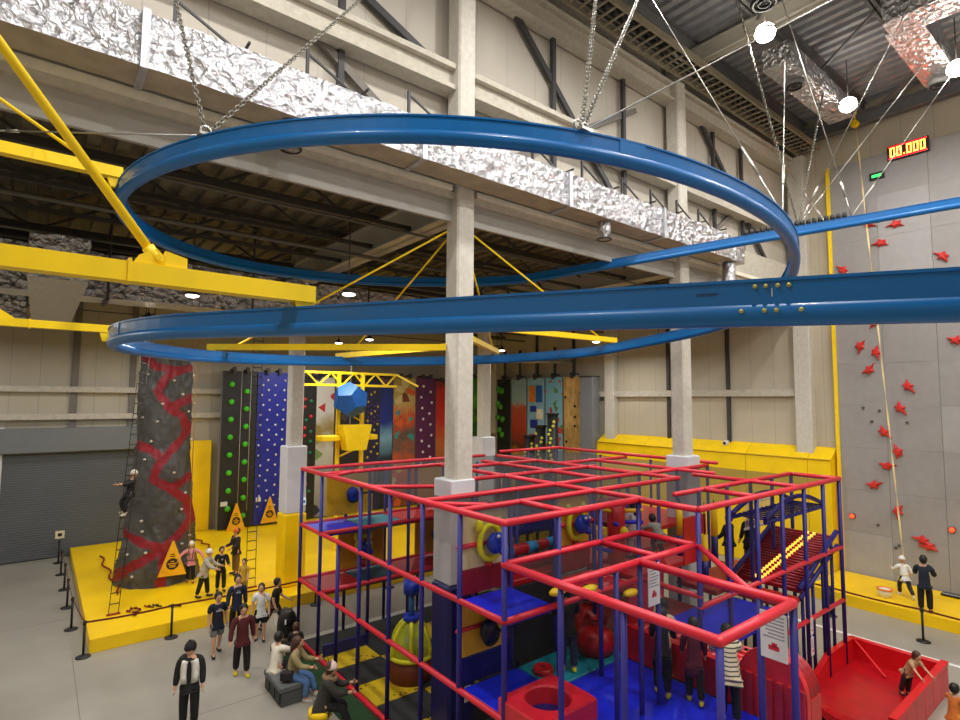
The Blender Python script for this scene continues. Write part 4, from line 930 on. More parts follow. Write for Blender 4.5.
# panels on the right wall (facing the hall)
def rpanel(y0,y1,z0,z1,m,label):
    t=thing('climbing_wall',label,'climbing wall',(23.6,(y0+y1)/2,z0))
    b=MB().boxm((23.45,y0,z0),(23.78,y1,z1)); b.m=[1,1,1,1,1,0]; b.build('board',[m,M_grey],t)
    yc=(y0+y1)/2; MB().boxm((23.3,yc-.06,z1-.1),(23.6,yc+.06,z1+.25)).boxm((23.5,yc-.3,z1+.1),(23.62,yc+.3,z1+.18)).cyl((23.55,yc,z1+.2),(23.55,yc,z1+1.8),.09,n=8).build('belay_bracket',M_dark,t)
    return t
def rholds(t,pts,r,m,name='hold'):
    p=MB().sphere((0,0,0),(r*.7,r,r),8,6).build(name,m,None); C.objects.unlink(p)
    for y,z in pts: put_hold(t,p,(23.45-r*.3,y,z))
t=rpanel(26.3,27.6,.42,7.95,M_pan_blk,'black climbing panel with green leaves painted up one edge')
rholds(t,[(27.4,7.3),(27.1,7.2),(27.45,6.4),(27.2,6.2),(27.5,5.5),(27.0,5.4),(27.3,4.7),(27.05,4.4)],.2,mat('leaf_hold',(70,150,40),.5),'leaf')
t=rpanel(24.85,26.2,.42,7.95,ramp_mat('mural_red_canyon',[(0,(40,24,14)),(.28,(60,34,14)),(.34,(214,150,20)),(.42,(90,40,22)),(.55,(170,60,30)),(.72,(190,84,50)),(.76,(150,176,180)),(.9,(130,160,170)),(1,(150,176,186))],dist=.12),'canyon mural climbing panel, red rock below a pale blue sky')
t=rpanel(23.3,24.75,.42,7.95,mat('panel_sky_blocks',(140,184,206),.5),'sky blue climbing panel with navy, orange and white block shapes')
for y,z,w_,h,c in ((24.3,7.0,.5,1.0,(210,120,40)),(23.7,7.0,.5,1.0,(30,90,170)),(24.2,6.1,.5,.35,(30,50,150)),(24.15,5.2,.6,.5,(30,44,150)),(23.65,5.8,.5,.6,(236,226,200)),(24.2,4.3,.6,.6,(160,70,130)),(23.8,4.5,.4,.4,(220,210,60))):
    MB().bbox((23.41,y,z),(.08,w_,h),.02).build('block',mat('block_%d_%d_%d'%c,c,.5),t)
t=rpanel(21.85,23.2,.42,7.95,ramp_mat('mural_coral_reef',[(0,(170,190,190)),(.4,(150,196,206)),(1,(110,180,214))],vor=.16,vscale=2.6,vcols=[(190,60,50),(140,40,60),(90,140,70),(200,80,60)]),'pale blue climbing panel with a red coral branch')
b=MB().tube([(23.4,22.5,2.8),(23.4,22.4,4.2),(23.4,22.6,5.4),(23.4,22.75,6.2)],[.2,.16,.12,.05],8)
for s,e in (((23.4,22.42,3.8),(23.4,22.0,4.5)),((23.4,22.5,4.8),(23.4,22.1,5.6)),((23.4,22.4,3.4),(23.4,22.9,4.0)),((23.4,22.6,5.3),(23.4,23.0,5.7))): b.cyl(s,e,.1,.05,n=7)
b.build('coral',mat('coral_red',(196,62,48),.5),t)
t=rpanel(20.35,21.75,.42,7.95,mat('carved_wood',(206,166,96),.6,var=.3,scale=2.2,bump=.9,bscale=4,stretch=(1,3,1)),'carved honey wood climbing panel, nearest the yellow padded ledge')
rholds(t,[(20.5,7.0),(20.9,6.3),(20.9,5.7),(20.9,5.2),(20.5,4.2),(21.6,6.8),(21.55,4.3)],.08,mat('dark_hold',(60,30,16),.6))
t=thing('panel_end_board','plain grey end board closing the row of climbing panels','climbing wall',(23.6,19.85,.42)); MB().bbox((23.45,19.85,4.15),(.6,.9,7.5),.02).build('board',M_grey,t); MB().boxm((23.1,19.4,7.88),(23.8,20.3,7.94)).build('top_cap',M_dark,t)
# stepping pillars with dots
for i,(y,z1) in enumerate(((20.75,5.83),(21.65,5.16),(22.5,4.57))):
    t=thing('stepping_pillar',['tallest black stepping pillar with yellow dots, nearest the wood panel','middle black stepping pillar with yellow dots','shortest black stepping pillar with yellow dots, before the canyon panel'][i],'climbing pillar',(21.5,y,.35),'dotted stepping pillars')
    MB().cyl((21.5,y,.36),(21.5,y,z1),.28,n=16).build('pillar',M_pan_blk,t); MB().cyl((21.5,y,z1),(21.5,y,z1+.1),.34,n=16).build('cap',M_black,t)
    p=MB().sphere((0,0,0),.085,8,6).build('hold',mat('yellow_dot',(214,214,80),.5),None); C.objects.unlink(p)
    random.seed(i)
    for k in range(16):
        a=PI+.9*random.uniform(-1,1)+.4; put_hold(t,p,(21.5+.28*cos(a),y+.28*sin(a),z1-.35-.22*k))
# ------------------------------------------------ yellow jump tower with the blue polyhedron
t=thing('jump_tower','yellow truss jump tower with a bucket seat platform','climbing tower',(10.4,22,.35))
for x in (9.9,11.0): MB().boxm((x-.07,21.93,.36),(x+.07,22.07,7.75)).build('mast',M_yel,t)
b=MB().beam((8.4,22,7.72),(12.7,22,7.72),.1,.1).beam((8.4,22,7.2),(12.7,22,7.2),.1,.1)
for k in range(8): b.beam((8.5+.52*k,22,7.2 if k%2 else 7.72),(9.02+.52*k,22,7.72 if k%2 else 7.2),.06,.06)
b.build('truss',M_yel,t)
b=MB().beam((8.4,22,7.72),(7.6,21.2,7.3),.08,.08).beam((12.7,22,7.72),(13.4,21.3,7.2),.08,.08); b.build('outrigger',M_yel,t)
MB().bbox((10.3,21.9,5.0),(2.5,.7,.22),.03).build('platform',M_yel,t)
MB().loft([[(10.42+sx*w_,21.5+sy*.3,z) for sx,sy in ((-1,-1),(1,-1),(1,1),(-1,1))] for w_,z in ((.42,4.5),(.66,5.55))],smooth=False).build('bucket',M_yel,t)
MB().cyl((9.95,22,4.2),(10.95,21.9,4.6),.04,n=8).cyl((9.9,21.9,6.2),(10.9,21.95,5.7),.03,n=8).build('brace',M_yel,t)
t=thing('hanging_polyhedron','blue twelve sided foam block hanging from the yellow truss','jump target',(10.26,21.6,6.58))
g=(1+5**.5)/2; pts=[]
for s1 in (-1,1):
    for s2 in (-1,1):
        for s3 in (-1,1): pts.append(Vector((s1,s2,s3)))
        pts += [Vector((0,s1/g,s2*g)),Vector((s1/g,s2*g,0)),Vector((s1*g,0,s2/g))]
import bmesh
bm=bmesh.new()
for p in pts: q=Matrix.Rotation(.4,3,'X')@Matrix.Rotation(.3,3,'Z')@p; bm.verts.new(q*.44)
bmesh.ops.convex_hull(bm,input=bm.verts); bmesh.ops.dissolve_limit(bm,angle_limit=.05,verts=bm.verts,edges=bm.edges)
me=bpy.data.meshes.new('block'); bm.to_mesh(me); bm.free(); o=bpy.data.objects.new('block',me); C.objects.link(o); o.parent=t; me.materials.append(mat('foam_blue',(14,84,160),.5))
MB().cyl((10.26,21.6,7.2),(10.26,21.6,11.0),.015,n=6).cyl((10.26,21.6,5.9),(10.26,21.6,5.3),.015,n=6).build('rope',M_hold,t)
# ------------------------------------------------ rope ladders
M_rope=mat('black_rope',(40,34,26),.8)
def ladder(x,y,z0,z1,w_,label,lean=(0,0)):
    t=thing('rope_ladder',label,'ladder',(x,y,z0))
    for s in (-w_/2,w_/2): MB().cyl((x+s,y,z0),(x+s+lean[0],y+lean[1],z1),.011,n=5).build('side_rope',M_rope,t)
    n=int((z1-z0)/.3); r=MB().cyl((x-w_/2,y,z0),(x+w_/2,y,z0),.016,n=5).build('rung',M_rope,t)
    for i in range(1,n): dpart(r,t,(lean[0]*i/n,lean[1]*i/n,(z1-z0)*i/n))
    MB().boxm((x-w_/2-.05,y-.05,z0),(x+w_/2+.05,y+.05,z0+.03)).build('foot_weight',mat('red_weight',(150,30,20),.5),t)
    return t
ladder(2.0,19.45,.36,10.7,.24,'black rope ladder hanging left of the grey rock tower with a climber on it',(.65,0))
ladder(5.8,19.42,.36,10.7,.3,'black rope ladder hanging in front of the cobalt blue panel',(-.02,0))
for i,(p0,p1,lb) in enumerate((((2.2,26.6,.4),(2.35,21.2,.4),'long dark red strap lying on the mat left of the rock tower'),((5.7,27.9,.4),(5.95,25.4,.4),'short dark red strap lying on the mat by the green ball panel'))):
    MBt=MB(); n=16; pth=[Vector(p0).lerp(Vector(p1),k/n)+Vector((.08*sin(k*1.1),0,.02)) for k in range(n+1)]
    tag(MBt.tube(pth,.03,6).build('webbing_strap',mat('maroon_webbing',(130,24,16),.7)),lb,'strap')
random.seed(12)
t=thing('harness_pile','tangle of dark harness straps lying on the front of the yellow mat','harness',(3.0,19.3,.38))
for k in range(7):
    x,y=2.9+random.uniform(-.7,.9),19.2+random.uniform(-.3,.3); a=random.uniform(0,3)
    MB().tube([(x+.3*j/6*cos(a)+.06*sin(j*2),y+.3*j/6*sin(a)+.05*cos(j*3),.40) for j in range(7)],.022,5).build('strap',M_black if k%2 else mat('maroon_webbing',(130,24,16),.7),t)
# auto-belay ropes beside the tower
for x,y,z0,z1,lb in ((4.2,20.9,1.3,10.9,'tan rope hanging down the face of the grey rock tower'),):
    t=thing('climbing_rope',lb,'rope',(x,y,z0)); MB().cyl((x,y,z0),(x,y,z1),.014,n=6).build('rope',mat('tan_rope',(170,120,60),.7),t); MB().torus((x,y,z0),.04,.012,axis=(0,1,0),n=12,k=5).build('carabiner',M_steel,t)
# ------------------------------------------------ speed wall
t=thing('speed_wall','tall grey speed climbing wall with red holds and a yellow edge','climbing wall',(23.9,2,.3))
M_sp=mat('speed_grey',(150,147,146),.6,var=.04); M_sp2=mat('speed_grey_pale',(160,158,158),.6,var=.04)
for i,z in enumerate([.3+1.545*k for k in range(10)]):
    for j,(y0,y1) in enumerate(((6.5,8.0),(4.95,6.49),(3.4,4.94),(1.8,3.39),(.2,1.79),(-1.4,.19),(-3.0,-1.41),(-5.9,-3.01))):
        MB().boxm((23.86,y0,z),(24.04,y1,z+1.54)).build('panel',M_sp2 if (j==1 and i in (6,7,8)) or (i*3+j)%11==0 else M_sp,t)
MB().boxm((23.8,8.0,.3),(24.06,8.12,15.76)).build('edge_trim',M_yel,t)
star=MB(); n=10; ol_=[(q*cos(2*PI*k/10+.3),q*.72*sin(2*PI*k/10+.3)) for k,q in enumerate((.33,.15,.24,.13,.19,.13,.32,.14,.22,.12))]
star.loft([[(-.0,a,b) for a,b in ol_],[(-.06,a*.95,b*.95) for a,b in ol_],[(-.12,a*.5,b*.5) for a,b in ol_]],smooth=False)
sh=star.build('hold',mat('speed_red',(206,46,42),.45),None); C.objects.unlink(sh)
random.seed(2)
for y,z in ((6.41,12.43),(5.93,13.02),(4.67,11.59),(7.66,11.65),(6.68,9.54),(7.21,8.7),(6.72,8.44),(6.96,7.79),(5.82,7.18),(6.08,6.41),(6.59,5.54),(6.2,4.86),(6.55,4.34),(6.97,3.62),(6.29,2.8),(5.62,1.93),(5.45,1.75),(6.78,13.23),(4.45,8.69),(3.4,12.4),(3.2,9.9),(3.6,7.1),(2.9,5.2),(3.4,3.1)):
    put_hold(t,sh,(23.86,y,z),(random.uniform(0,6.28),0,0))
dotp=MB().cyl((-.03,0,0),(.01,0,0),.05,n=8).build('foot_chip',mat('chip_dark',(80,76,76),.6),None); C.objects.unlink(dotp)
for y,z in ((7.2,6.4),(6.7,6.3),(6.95,5.9),(5.9,5.9),(6.9,2.2),(6.3,1.6),(6.4,1.5)): put_hold(t,dotp,(23.86,y,z))
for y,z in ((7.69,2.4),(4.82,2.42)):
    l=thing('start_light','red start light low on the grey wall, %s'%('beside the yellow edge' if y>6 else 'away from the yellow edge'),'light',(23.8,y,z)); MB().cyl((23.86,y,z),(23.8,y,z),.1,n=14).build('housing',M_dark,l); MB().sphere((23.8,y,z),.075,12,8).build('lens',glow('red_lamp',(255,50,20),5),l)
t=thing('race_timer','red digital race timer on top of the grey speed wall','timer',(23.75,5.46,15.62))
MB().boxm((23.72,4.86,15.35),(23.85,6.06,15.88)).build('case',M_black,t)
SEG={'0':'abcdef'}; b=MB(); x=0
def seg(b,yc,zc,s,ch):
    w_,h,tk=.13*s,.30*s,.036*s
    R={'a':(-w_/2,h/2-tk,w_/2,h/2),'d':(-w_/2,-h/2,w_/2,-h/2+tk),'f':(-w_/2,0,-w_/2+tk,h/2),'b':(w_/2-tk,0,w_/2,h/2),'e':(-w_/2,-h/2,-w_/2+tk,0),'c':(w_/2-tk,-h/2,w_/2,0)}
    for q in SEG[ch]:
        a0,b0,a1,b1=R[q]; b.boxm((23.712,yc-a1,zc+b0),(23.719,yc-a0,zc+b1))
for i,k in enumerate((0,1,2.5,3.5,4.5)): seg(b,5.9-k*.195,15.62,1.15,'0')
b.boxm((23.712,5.9-1.75*.195-.02,15.46),(23.719,5.9-1.75*.195+.02,15.5))
b.build('digits',glow('led_amber',(255,120,40),14),t)
MB().boxm((23.714,4.9,15.39),(23.7195,6.02,15.41)).boxm((23.714,4.9,15.82),(23.7195,6.02,15.84)).build('led_border',glow('led_red',(255,20,30),10),t)
t=thing('exit_sign','small green lit sign high on the grey speed wall','sign',(23.8,6.42,14.94)); MB().boxm((23.78,6.2,14.82),(23.86,6.66,15.08)).build('case',M_black,t); MB().boxm((23.772,6.28,14.9),(23.779,6.58,15.0)).build('face',glow('exit_green',(60,220,110),1.6),t)
t=thing('auto_belay','yellow auto belay drum above the speed wall with its pale strap','belay device',(23.3,6.9,16.9))
MB().cyl((23.2,6.9,16.95),(23.4,6.9,16.95),.13,n=16).build('drum',M_yel,t); MB().cyl((23.3,6.9,17.1),(23.3,6.9,17.9),.03,n=6).sphere((23.3,6.9,17.35),.08,8,6).build('hanger',M_yel,t)
b=MB(); p0=Vector((23.35,6.88,16.8)); p1=Vector((22.35,5.8,1.45)); n=70
rings=[]
for i in range(n+1):
    p=p0.lerp(p1,i/n); a=i*.42; u=Vector((cos(a),sin(a),0))*.026; v=Vector((-sin(a),cos(a),0))*.004
    rings.append([tuple(p+u+v),tuple(p-u+v),tuple(p-u-v),tuple(p+u-v)])
b.loft(rings,smooth=False).build('strap',mat('pale_strap',(226,206,150),.6),t)
# ------------------------------------------------ barrier posts with belts
M_belt=mat('belt_maroon',(110,16,14),.6)
def stanchion(x,y,label,h=.9,sign=False):
    t=thing('barrier_post',label,'barrier post',(x,y,0),'black belt barrier posts')
    MB().loft([[(x+r*cos(2*PI*k/18),y+r*sin(2*PI*k/18),z) for k in range(18)] for r,z in ((.17,0.001),(.17,.02),(.14,.035),(.04,.06))]).build('foot',M_black,t); MB().cyl((x,y,.05),(x,y,h-.08),.03,n=10).build('pole',M_black,t); MB().cyl((x,y,h-.1),(x,y,h),.042,n=12).build('head',M_black,t)
    if sign:
        q=MB().bbox((x,y,h+.22),(.3,.02,.3),.005).build('notice',mat('cream_card',(226,214,180),.6),t); MB().boxm((x-.07,y-.013,h+.15),(x+.07,y-.011,h+.28)).build('print',M_ink,q)
    return t
def belt(p0,p1,label,z=.86):
    p0,p1=Vector(p0+(z,)),Vector(p1+(z,)); d=(p1-p0); n=12; rings=[]; s=Vector((d.y,-d.x,0)).normalized()*.003
    for i in range(n+1):
        p=p0.lerp(p1,.01+.98*i/n)-Vector((0,0,.03*sin(PI*i/n))); rings.append([tuple(p+s+Vector((0,0,.025))),tuple(p-s+Vector((0,0,.025))),tuple(p-s-Vector((0,0,.025))),tuple(p+s-Vector((0,0,.025)))])
    tag(MB().loft(rings,smooth=False).build('barrier_belt',M_belt),label,'belt')
LS=[(1.22,17.72),(1.06,20.0),(1.03,22.1),(1.02,24.2),(.98,26.3)]
nm=['corner barrier post at the front left corner of the big yellow mat','first barrier post back along the left edge of the yellow mat','second barrier post back along the left edge of the yellow mat','third barrier post back along the left edge of the yellow mat','fourth barrier post back along the left edge, before the one with a sign']
for (x,y),l in zip(LS,nm): stanchion(x,y,l)
stanchion(.95,28.2,'barrier post with a cream notice in front of the grey shutter',sign=True)
stanchion(3.2,17.66,'barrier post in front of the yellow mat, below the rock tower'); stanchion(7.3,17.6,'barrier post at the edge of the yellow mat seen through the soft play frame'); stanchion(10.0,17.6,'second barrier post seen through the soft play frame')
for a,c,l in ((LS[0],LS[1],'belt along the left edge of the mat, nearest stretch'),(LS[1],LS[2],'belt along the left edge of the mat, second stretch'),(LS[2],LS[3],'belt along the left edge of the mat, third stretch'),(LS[3],LS[4],'belt along the left edge of the mat, farthest stretch'),(LS[0],(3.2,17.66),'maroon belt across the front of the yellow mat from its left corner'),((3.2,17.66),(7.3,17.6),'maroon belt behind the walking group, ending at the play frame'),((7.3,17.6),(10.0,17.6),'maroon belt seen through the soft play frame')): belt(a,c,l)
stanchion(19.5,4.7,'barrier post on the grey floor in front of the speed wall mat'); stanchion(19.53,7.0,'barrier post by the right end of the soft play frame'); stanchion(19.5,2.2,'barrier post in front of the speed wall, out at the picture edge')
belt((19.53,7.0),(19.5,4.7),'maroon belt in front of the speed wall mat, left stretch'); belt((19.5,4.7),(19.5,2.2),'maroon belt in front of the speed wall mat, right stretch'); belt((19.53,7.0),(19.6,11.5),'maroon belt running behind the right end of the play frame')
t=thing('foot_plate','dark start plate lying on the speed wall mat','plate',(23.3,4.9,.37)); MB().bbox((23.4,4.75,.4),(.3,.7,.06),.02).build('plate',M_black,t); MB().boxm((23.3,4.45,.43),(23.34,5.05,.436)).build('grip_line',M_wht,t)
t=thing('shoe_basket','orange and white basket on the speed wall mat beside the running child','basket',(22.0,6.3,.36)); MB().loft([[(21.6+r*cos(2*PI*k/14),6.15+r*sin(2*PI*k/14),z) for k in range(14)] for r,z in ((.15,.36),(.2,.55),(.2,.62))]).build('bucket',M_white,t); MB().torus((21.6,6.15,.62),.2,.03,n=16).build('rim',mat('orange_rim',(230,130,20),.5),t)
# ================================================================== people
SKIN=mat('skin',(206,158,128),.55,var=.04); HAIRB=mat('black_hair',(22,18,18),.55,var=.2); HAIRN=mat('brown_hair',(70,42,28),.55,var=.2)
EYE_M=mat('eye_dark',(24,18,16),.3); LIP=mat('lip',(160,80,74),.5)
CL={}
def cloth(rgb):
    k='cloth_%d_%d_%d'%rgb
    return mat(k,rgb,.85,var=.1,scale=9,bump=.25,bscale=30)
PEND=[]
def skin_obj(verts,edges,radii):
    me=bpy.data.meshes.new('tmp'); me.from_pydata([tuple(v) for v in verts],edges,[]); o=bpy.data.objects.new('tmp',me); C.objects.link(o)
    o.modifiers.new('s','SKIN'); 
    if not me.skin_vertices: pass
    for d,r in zip(me.skin_vertices[0].data,radii): d.radius=r if isinstance(r,tuple) else (r,r)
    for i,d in enumerate(me.skin_vertices[0].data): d.use_root=(i==0)
    o.modifiers['s'].use_smooth_shade=True
    m=o.modifiers.new('d','SUBSURF'); m.levels=1; m.render_levels=1
    return o
def person(loc,h,yawd,label,top,bottom,shoes=(30,30,32),sleeve='long',legs='long',lean=0,armL=(6,8,12),armR=(6,8,12),legL=(0,0),legR=(0,0),hat=None,hair='short',hairm=None,head=(0,0),float_=None,harness=None,vest=None,print_=None,stripe=None,skirt=None,bulk=1.0,bag=None,group=None,collar=None,socks=None):
    X0_,Y0_,Z0_=loc; ya=math.radians(yawd); t=thing('person',label,'person',loc,group)
    def W(p): return Vector((X0_+p[0]*cos(ya)-p[1]*sin(ya),Y0_+p[0]*sin(ya)+p[1]*cos(ya),p[2]))
    R=math.radians
    kid=h<1.35; th,sh,hz=.245*h,.235*h,.53*h
    J={}
    J['pel']=Vector((0,0,hz))
    for s,n,(a,k) in ((1,'L',legL),(-1,'R',legR)):
        hp=Vector((0,s*.052*h,hz-.02*h)); J['hip'+n]=hp
        J['kn'+n]=hp+Vector((sin(R(a))*th,s*.012*h,-cos(R(a))*th)); b=a-k
        J['an'+n]=J['kn'+n]+Vector((sin(R(b))*sh,0,-cos(R(b))*sh)); 
        J['to'+n]=J['an'+n]+Vector((.085*h,s*.012*h,-.022*h)) if abs(b)<50 else J['an'+n]+Vector((.05*h*cos(R(b)),0,-.07*h))
    T=Vector((sin(R(lean)),0,cos(R(lean))))
    J['spi']=J['pel']+T*.13*h; J['che']=J['pel']+T*.24*h; J['nek']=J['pel']+T*.315*h; hd=R(lean*.6+head[0])
    H=Vector((sin(hd)*cos(R(head[1])),sin(hd)*sin(R(head[1])),cos(hd)))
    J['hed']=J['nek']+H*.035*h
    for s,n,(f,o,e) in ((1,'L',armL),(-1,'R',armR)):
        J['cl'+n]=J['che']+T*.035*h+Vector((0,s*.06*h,0)); J['sho'+n]=J['che']+T*.03*h+Vector((0,s*.112*h,0))
        def ad(f_,o_): return Vector((sin(R(f_)),s*sin(R(o_))*cos(R(f_)),-cos(R(f_))*cos(R(o_))))
        J['elb'+n]=J['sho'+n]+ad(f+lean*.3,o)*.165*h; fo=ad(f+lean*.3+e,o*.4); J['wri'+n]=J['elb'+n]+fo*.14*h; J['pal'+n]=J['wri'+n]+fo*.045*h; J['fd'+n]=fo
    base=min(J['anL'].z,J['anR'].z)-.04*h; dz=(Z0_-base) if float_ is None else ((Z0_+.075*h-hz) if float_=='seat' else Z0_+float_-base)
    for k in J:
        if not k.startswith('fd'): J[k]=J[k]+Vector((0,0,dz))
    P={k:(W(v) if not k.startswith('fd') else Vector((v.x*cos(ya)-v.y*sin(ya),v.x*sin(ya)+v.y*cos(ya),v.z))) for k,v in J.items()}
    def g(names,edges,rad): 
        ix={n:i for i,n in enumerate(names)}; return skin_obj([P[n] for n in names],[(ix[a],ix[b]) for a,b in edges],[r*h for r in rad])
    names=['pel','spi','che','nek','hed']+[a+n for n in 'LR' for a in ('cl','sho','elb','wri','pal')]+[a+n for n in 'LR' for a in ('hip','kn','an','to')]
    rad=[.07,.062,.07,.03,.03]+[.045,.038,.027,.02,.022]*2+[.058,.038,.024,.02]*2
    E_=[('pel','spi'),('spi','che'),('che','nek'),('nek','hed')]
    for n in 'LR': E_+=[('che','cl'+n),('cl'+n,'sho'+n),('sho'+n,'elb'+n),('elb'+n,'wri'+n),('wri'+n,'pal'+n),('pel','hip'+n),('hip'+n,'kn'+n),('kn'+n,'an'+n),('an'+n,'to'+n)]
    ex=MB()
    # head with face
    fy=ya+R(head[1]); hh=(.168 if kid else .150)*h; c=P['nek']+Vector((sin(hd)*cos(fy),sin(hd)*sin(fy),cos(hd)))*(hh*.62)
    rot=Matrix.Rotation(fy,3,'Z')@Matrix.Rotation(hd,3,'Y'); r=(hh*.46,hh*.37,hh*.53)
    n0=len(ex.v); ex.sphere((0,0,0),r,16,12)
    for i in range(n0,len(ex.v)):
        x,y,z=ex.v[i]; q=z/r[2]
        if q<0: y*=1-.28*q*q; x=x*(1-.12*q*q)+ (.06*hh*q*q if x>0 else .1*hh*q*q)
        ex.v[i]=tuple(c+rot@Vector((x,y,z)))
    def hp(x,y,z): return c+rot@Vector((x*hh,y*hh,z*hh))
    ex.sphere(hp(.46,0,-.06),(.05*hh,.045*hh,.075*hh),8,6,rot=rot)
    for s in (1,-1):
        ex.sphere(hp(.405,s*.15,.03),(.035*hh,.05*hh,.03*hh),8,6,1,rot); ex.sphere(hp(0,s*.37,-.02),(.05*hh,.03*hh,.085*hh),8,6,0,rot)
        ex.sphere(hp(.405,s*.15,.1),(.03*hh,.07*hh,.014*hh),6,4,1,rot)
    ex.sphere(hp(.42,0,-.24),(.03*hh,.085*hh,.022*hh),8,5,2,rot)
    # fingers and thumbs
    for n,s in (('L',1),('R',-1)):
        d=P['fd'+n]; side=Vector((-sin(ya),cos(ya),0))*s; fwd=d.cross(side).normalized()*s; acr=d.cross(fwd).normalized()
        p0=P['pal'+n]
        for k,L in ((-1.5,.038),(-.5,.045),(.5,.042),(1.5,.033)):
            a=p0+fwd*(k*.0085*h)+d*.008*h; b=a+d*(L*.5*h)+acr*(-.002*h); e=b+d*(L*.42*h)-acr*(s*.01*h)
            ex.tube([a,b,e],[.0058*h,.0052*h,.004*h],6)
        a=p0+fwd*(.016*h)-d*.012*h; ex.tube([a,a+fwd*.016*h+d*.014*h,a+fwd*.018*h+d*.032*h],[.0065*h,.006*h,.0045*h],6)
    PEND.append((g(names,E_,rad),ex,'body',[SKIN,EYE_M,LIP],t))
    # clothes
    B=1.0*bulk
    T3=(P['che']-P['pel']).normalized(); P['hem']=P['pel']-T3*.06*h; P['wst']=P['pel']+T3*.06*h
    tn=['pel','hem','spi','che','nek']; tr=[.098*B,.1*B,.09*B,.093*B,.042]; te=[('pel','hem'),('pel','spi'),('spi','che'),('che','nek')]
    for n in 'LR':
        tn+=['cl'+n,'sho'+n,'elb'+n]; tr+=[.06*B,.054*B,.043*B]; te+=[('che','cl'+n),('cl'+n,'sho'+n),('sho'+n,'elb'+n)]
        if sleeve=='long': tn.append('wri'+n); tr.append(.033*B); te.append(('elb'+n,'wri'+n))
        else: P['elb'+n]=P['sho'+n].lerp(P['elb'+n],.72)
    names_t=tn; o=g(tn,te,tr); tm=[cloth(top)]
    if stripe: tm=[stripe]
    PEND.append((o,MB(),'jacket' if sleeve=='long' else 't_shirt',tm,t))
    bn=['pel','wst']; brd=[.088,.078]; be=[('pel','wst')]
    for n in 'LR':
        if legs=='short': P['kx'+n]=P['hip'+n].lerp(P['kn'+n],.9); bn+=['hip'+n,'kx'+n]; brd+=[.074,.07]; be+=[('pel','hip'+n),('hip'+n,'kx'+n)]
        else: P['ax'+n]=P['kn'+n].lerp(P['an'+n],.93); bn+=['hip'+n,'kn'+n,'ax'+n]; brd+=[.072,.055,.046]; be+=[('pel','hip'+n),('hip'+n,'kn'+n),('kn'+n,'ax'+n)]
    PEND.append((g(bn,be,brd),MB(),'shorts' if legs=='short' else 'trousers',[cloth(bottom)],t))
    for n in 'LR':
        a,b=P['an'+n],P['to'+n]; d=(b-a); d.z=0 if d.z>-.06*h else d.z; d.normalize(); m=a.lerp(b,.45)+Vector((0,0,-.016*h)); q=Vector((1,0,0)).rotation_difference(d).to_matrix()
        MB().sphere(m+Vector((0,0,.002*h)),(.078*h,.031*h,.026*h),12,7,rot=q).sphere(a+Vector((0,0,-.012*h)),(.032*h,.03*h,.03*h),10,6).build('shoe',cloth(shoes),t)
    hm=hairm or HAIRB
    if hat:
        kind,rgb=hat; m=mat('hat_%d_%d_%d'%rgb,rgb,.35 if kind=='helmet' else .85,var=.05)
        k=1.14 if kind=='helmet' else 1.12
        b=MB(); b.loft([[tuple(c+rot@Vector((r[0]*k*cos(a)*cos(2*PI*j/16)-.02*hh,r[1]*k*cos(a)*sin(2*PI*j/16)*1.04,r[2]*k*sin(a)+.03*hh))) for j in range(16)] for a in (.02,.3,.6,.9,1.2,1.45)])
        if kind=='beanie': b.torus(hp(-.02,0,.06),.43*hh,.05*hh,axis=tuple(rot@Vector((0,0,1))),n=16,k=6,sc=(1,.86)).sphere(hp(-.03,0,.66),.09*hh,8,6)
        if kind=='cap': b.sphere(hp(.5,0,.1),(.2*hh,.26*hh,.02*hh),10,5,0,rot)
        if kind=='helmet': b.torus(hp(-.02,0,.05),.47*hh,.03*hh,axis=tuple(rot@Vector((0,0,1))),n=16,k=6,sc=(1,.84))
        b.build({'helmet':'helmet','beanie':'beanie','cap':'cap','hood':'hood'}[kind],m,t)
    if hair!='none' and not (hat and hair=='short' and hat[0]=='helmet'):
        b=MB(); b.sphere(hp(-.075,0,.075),(r[0]*1.06,r[1]*1.14,r[2]*1.02),14,10,0,rot)
        if hair=='long': b.tube([hp(-.2,0,.2),hp(-.36,0,-.25),hp(-.38,0,-.75),hp(-.36,0,-1.15)],[.3*hh,.3*hh,.24*hh,.1*hh],9); 
        if hair=='bob': b.sphere(hp(-.16,0,-.2),(.36*hh,.43*hh,.36*hh),12,8,0,rot)
        if hair=='bun': b.sphere(hp(-.45,0,.38),.2*hh,10,7)
        b.build('hair',hm,t)
    FW=Vector((cos(ya),sin(ya),0)); FW=(FW-T3*FW.dot(T3)).normalized(); SD=Vector((-sin(ya),cos(ya),0))
    if vest:
        b=MB()
        for s in (1,-1):
            for k,(sx,zz) in enumerate(((.062,.0),(.066,.08),(.066,.16),(.06,.23))): pass
            b.loft([[tuple(P['pel']+T3*(zz*h)+SD*(s*(sx+wx)*h)+FW*(fx*h)) for wx,fx in ((-.028,.098),(.03,.085),(.052,.03),(.03,-.085),(-.02,-.095),(-.02,-.06),(.03,.02),(.0,.08))] for sx,zz in ((.05,.02),(.055,.09),(.056,.17),(.05,.25),(.04,.28))],smooth=True)
        b.build('vest',cloth(vest),t)
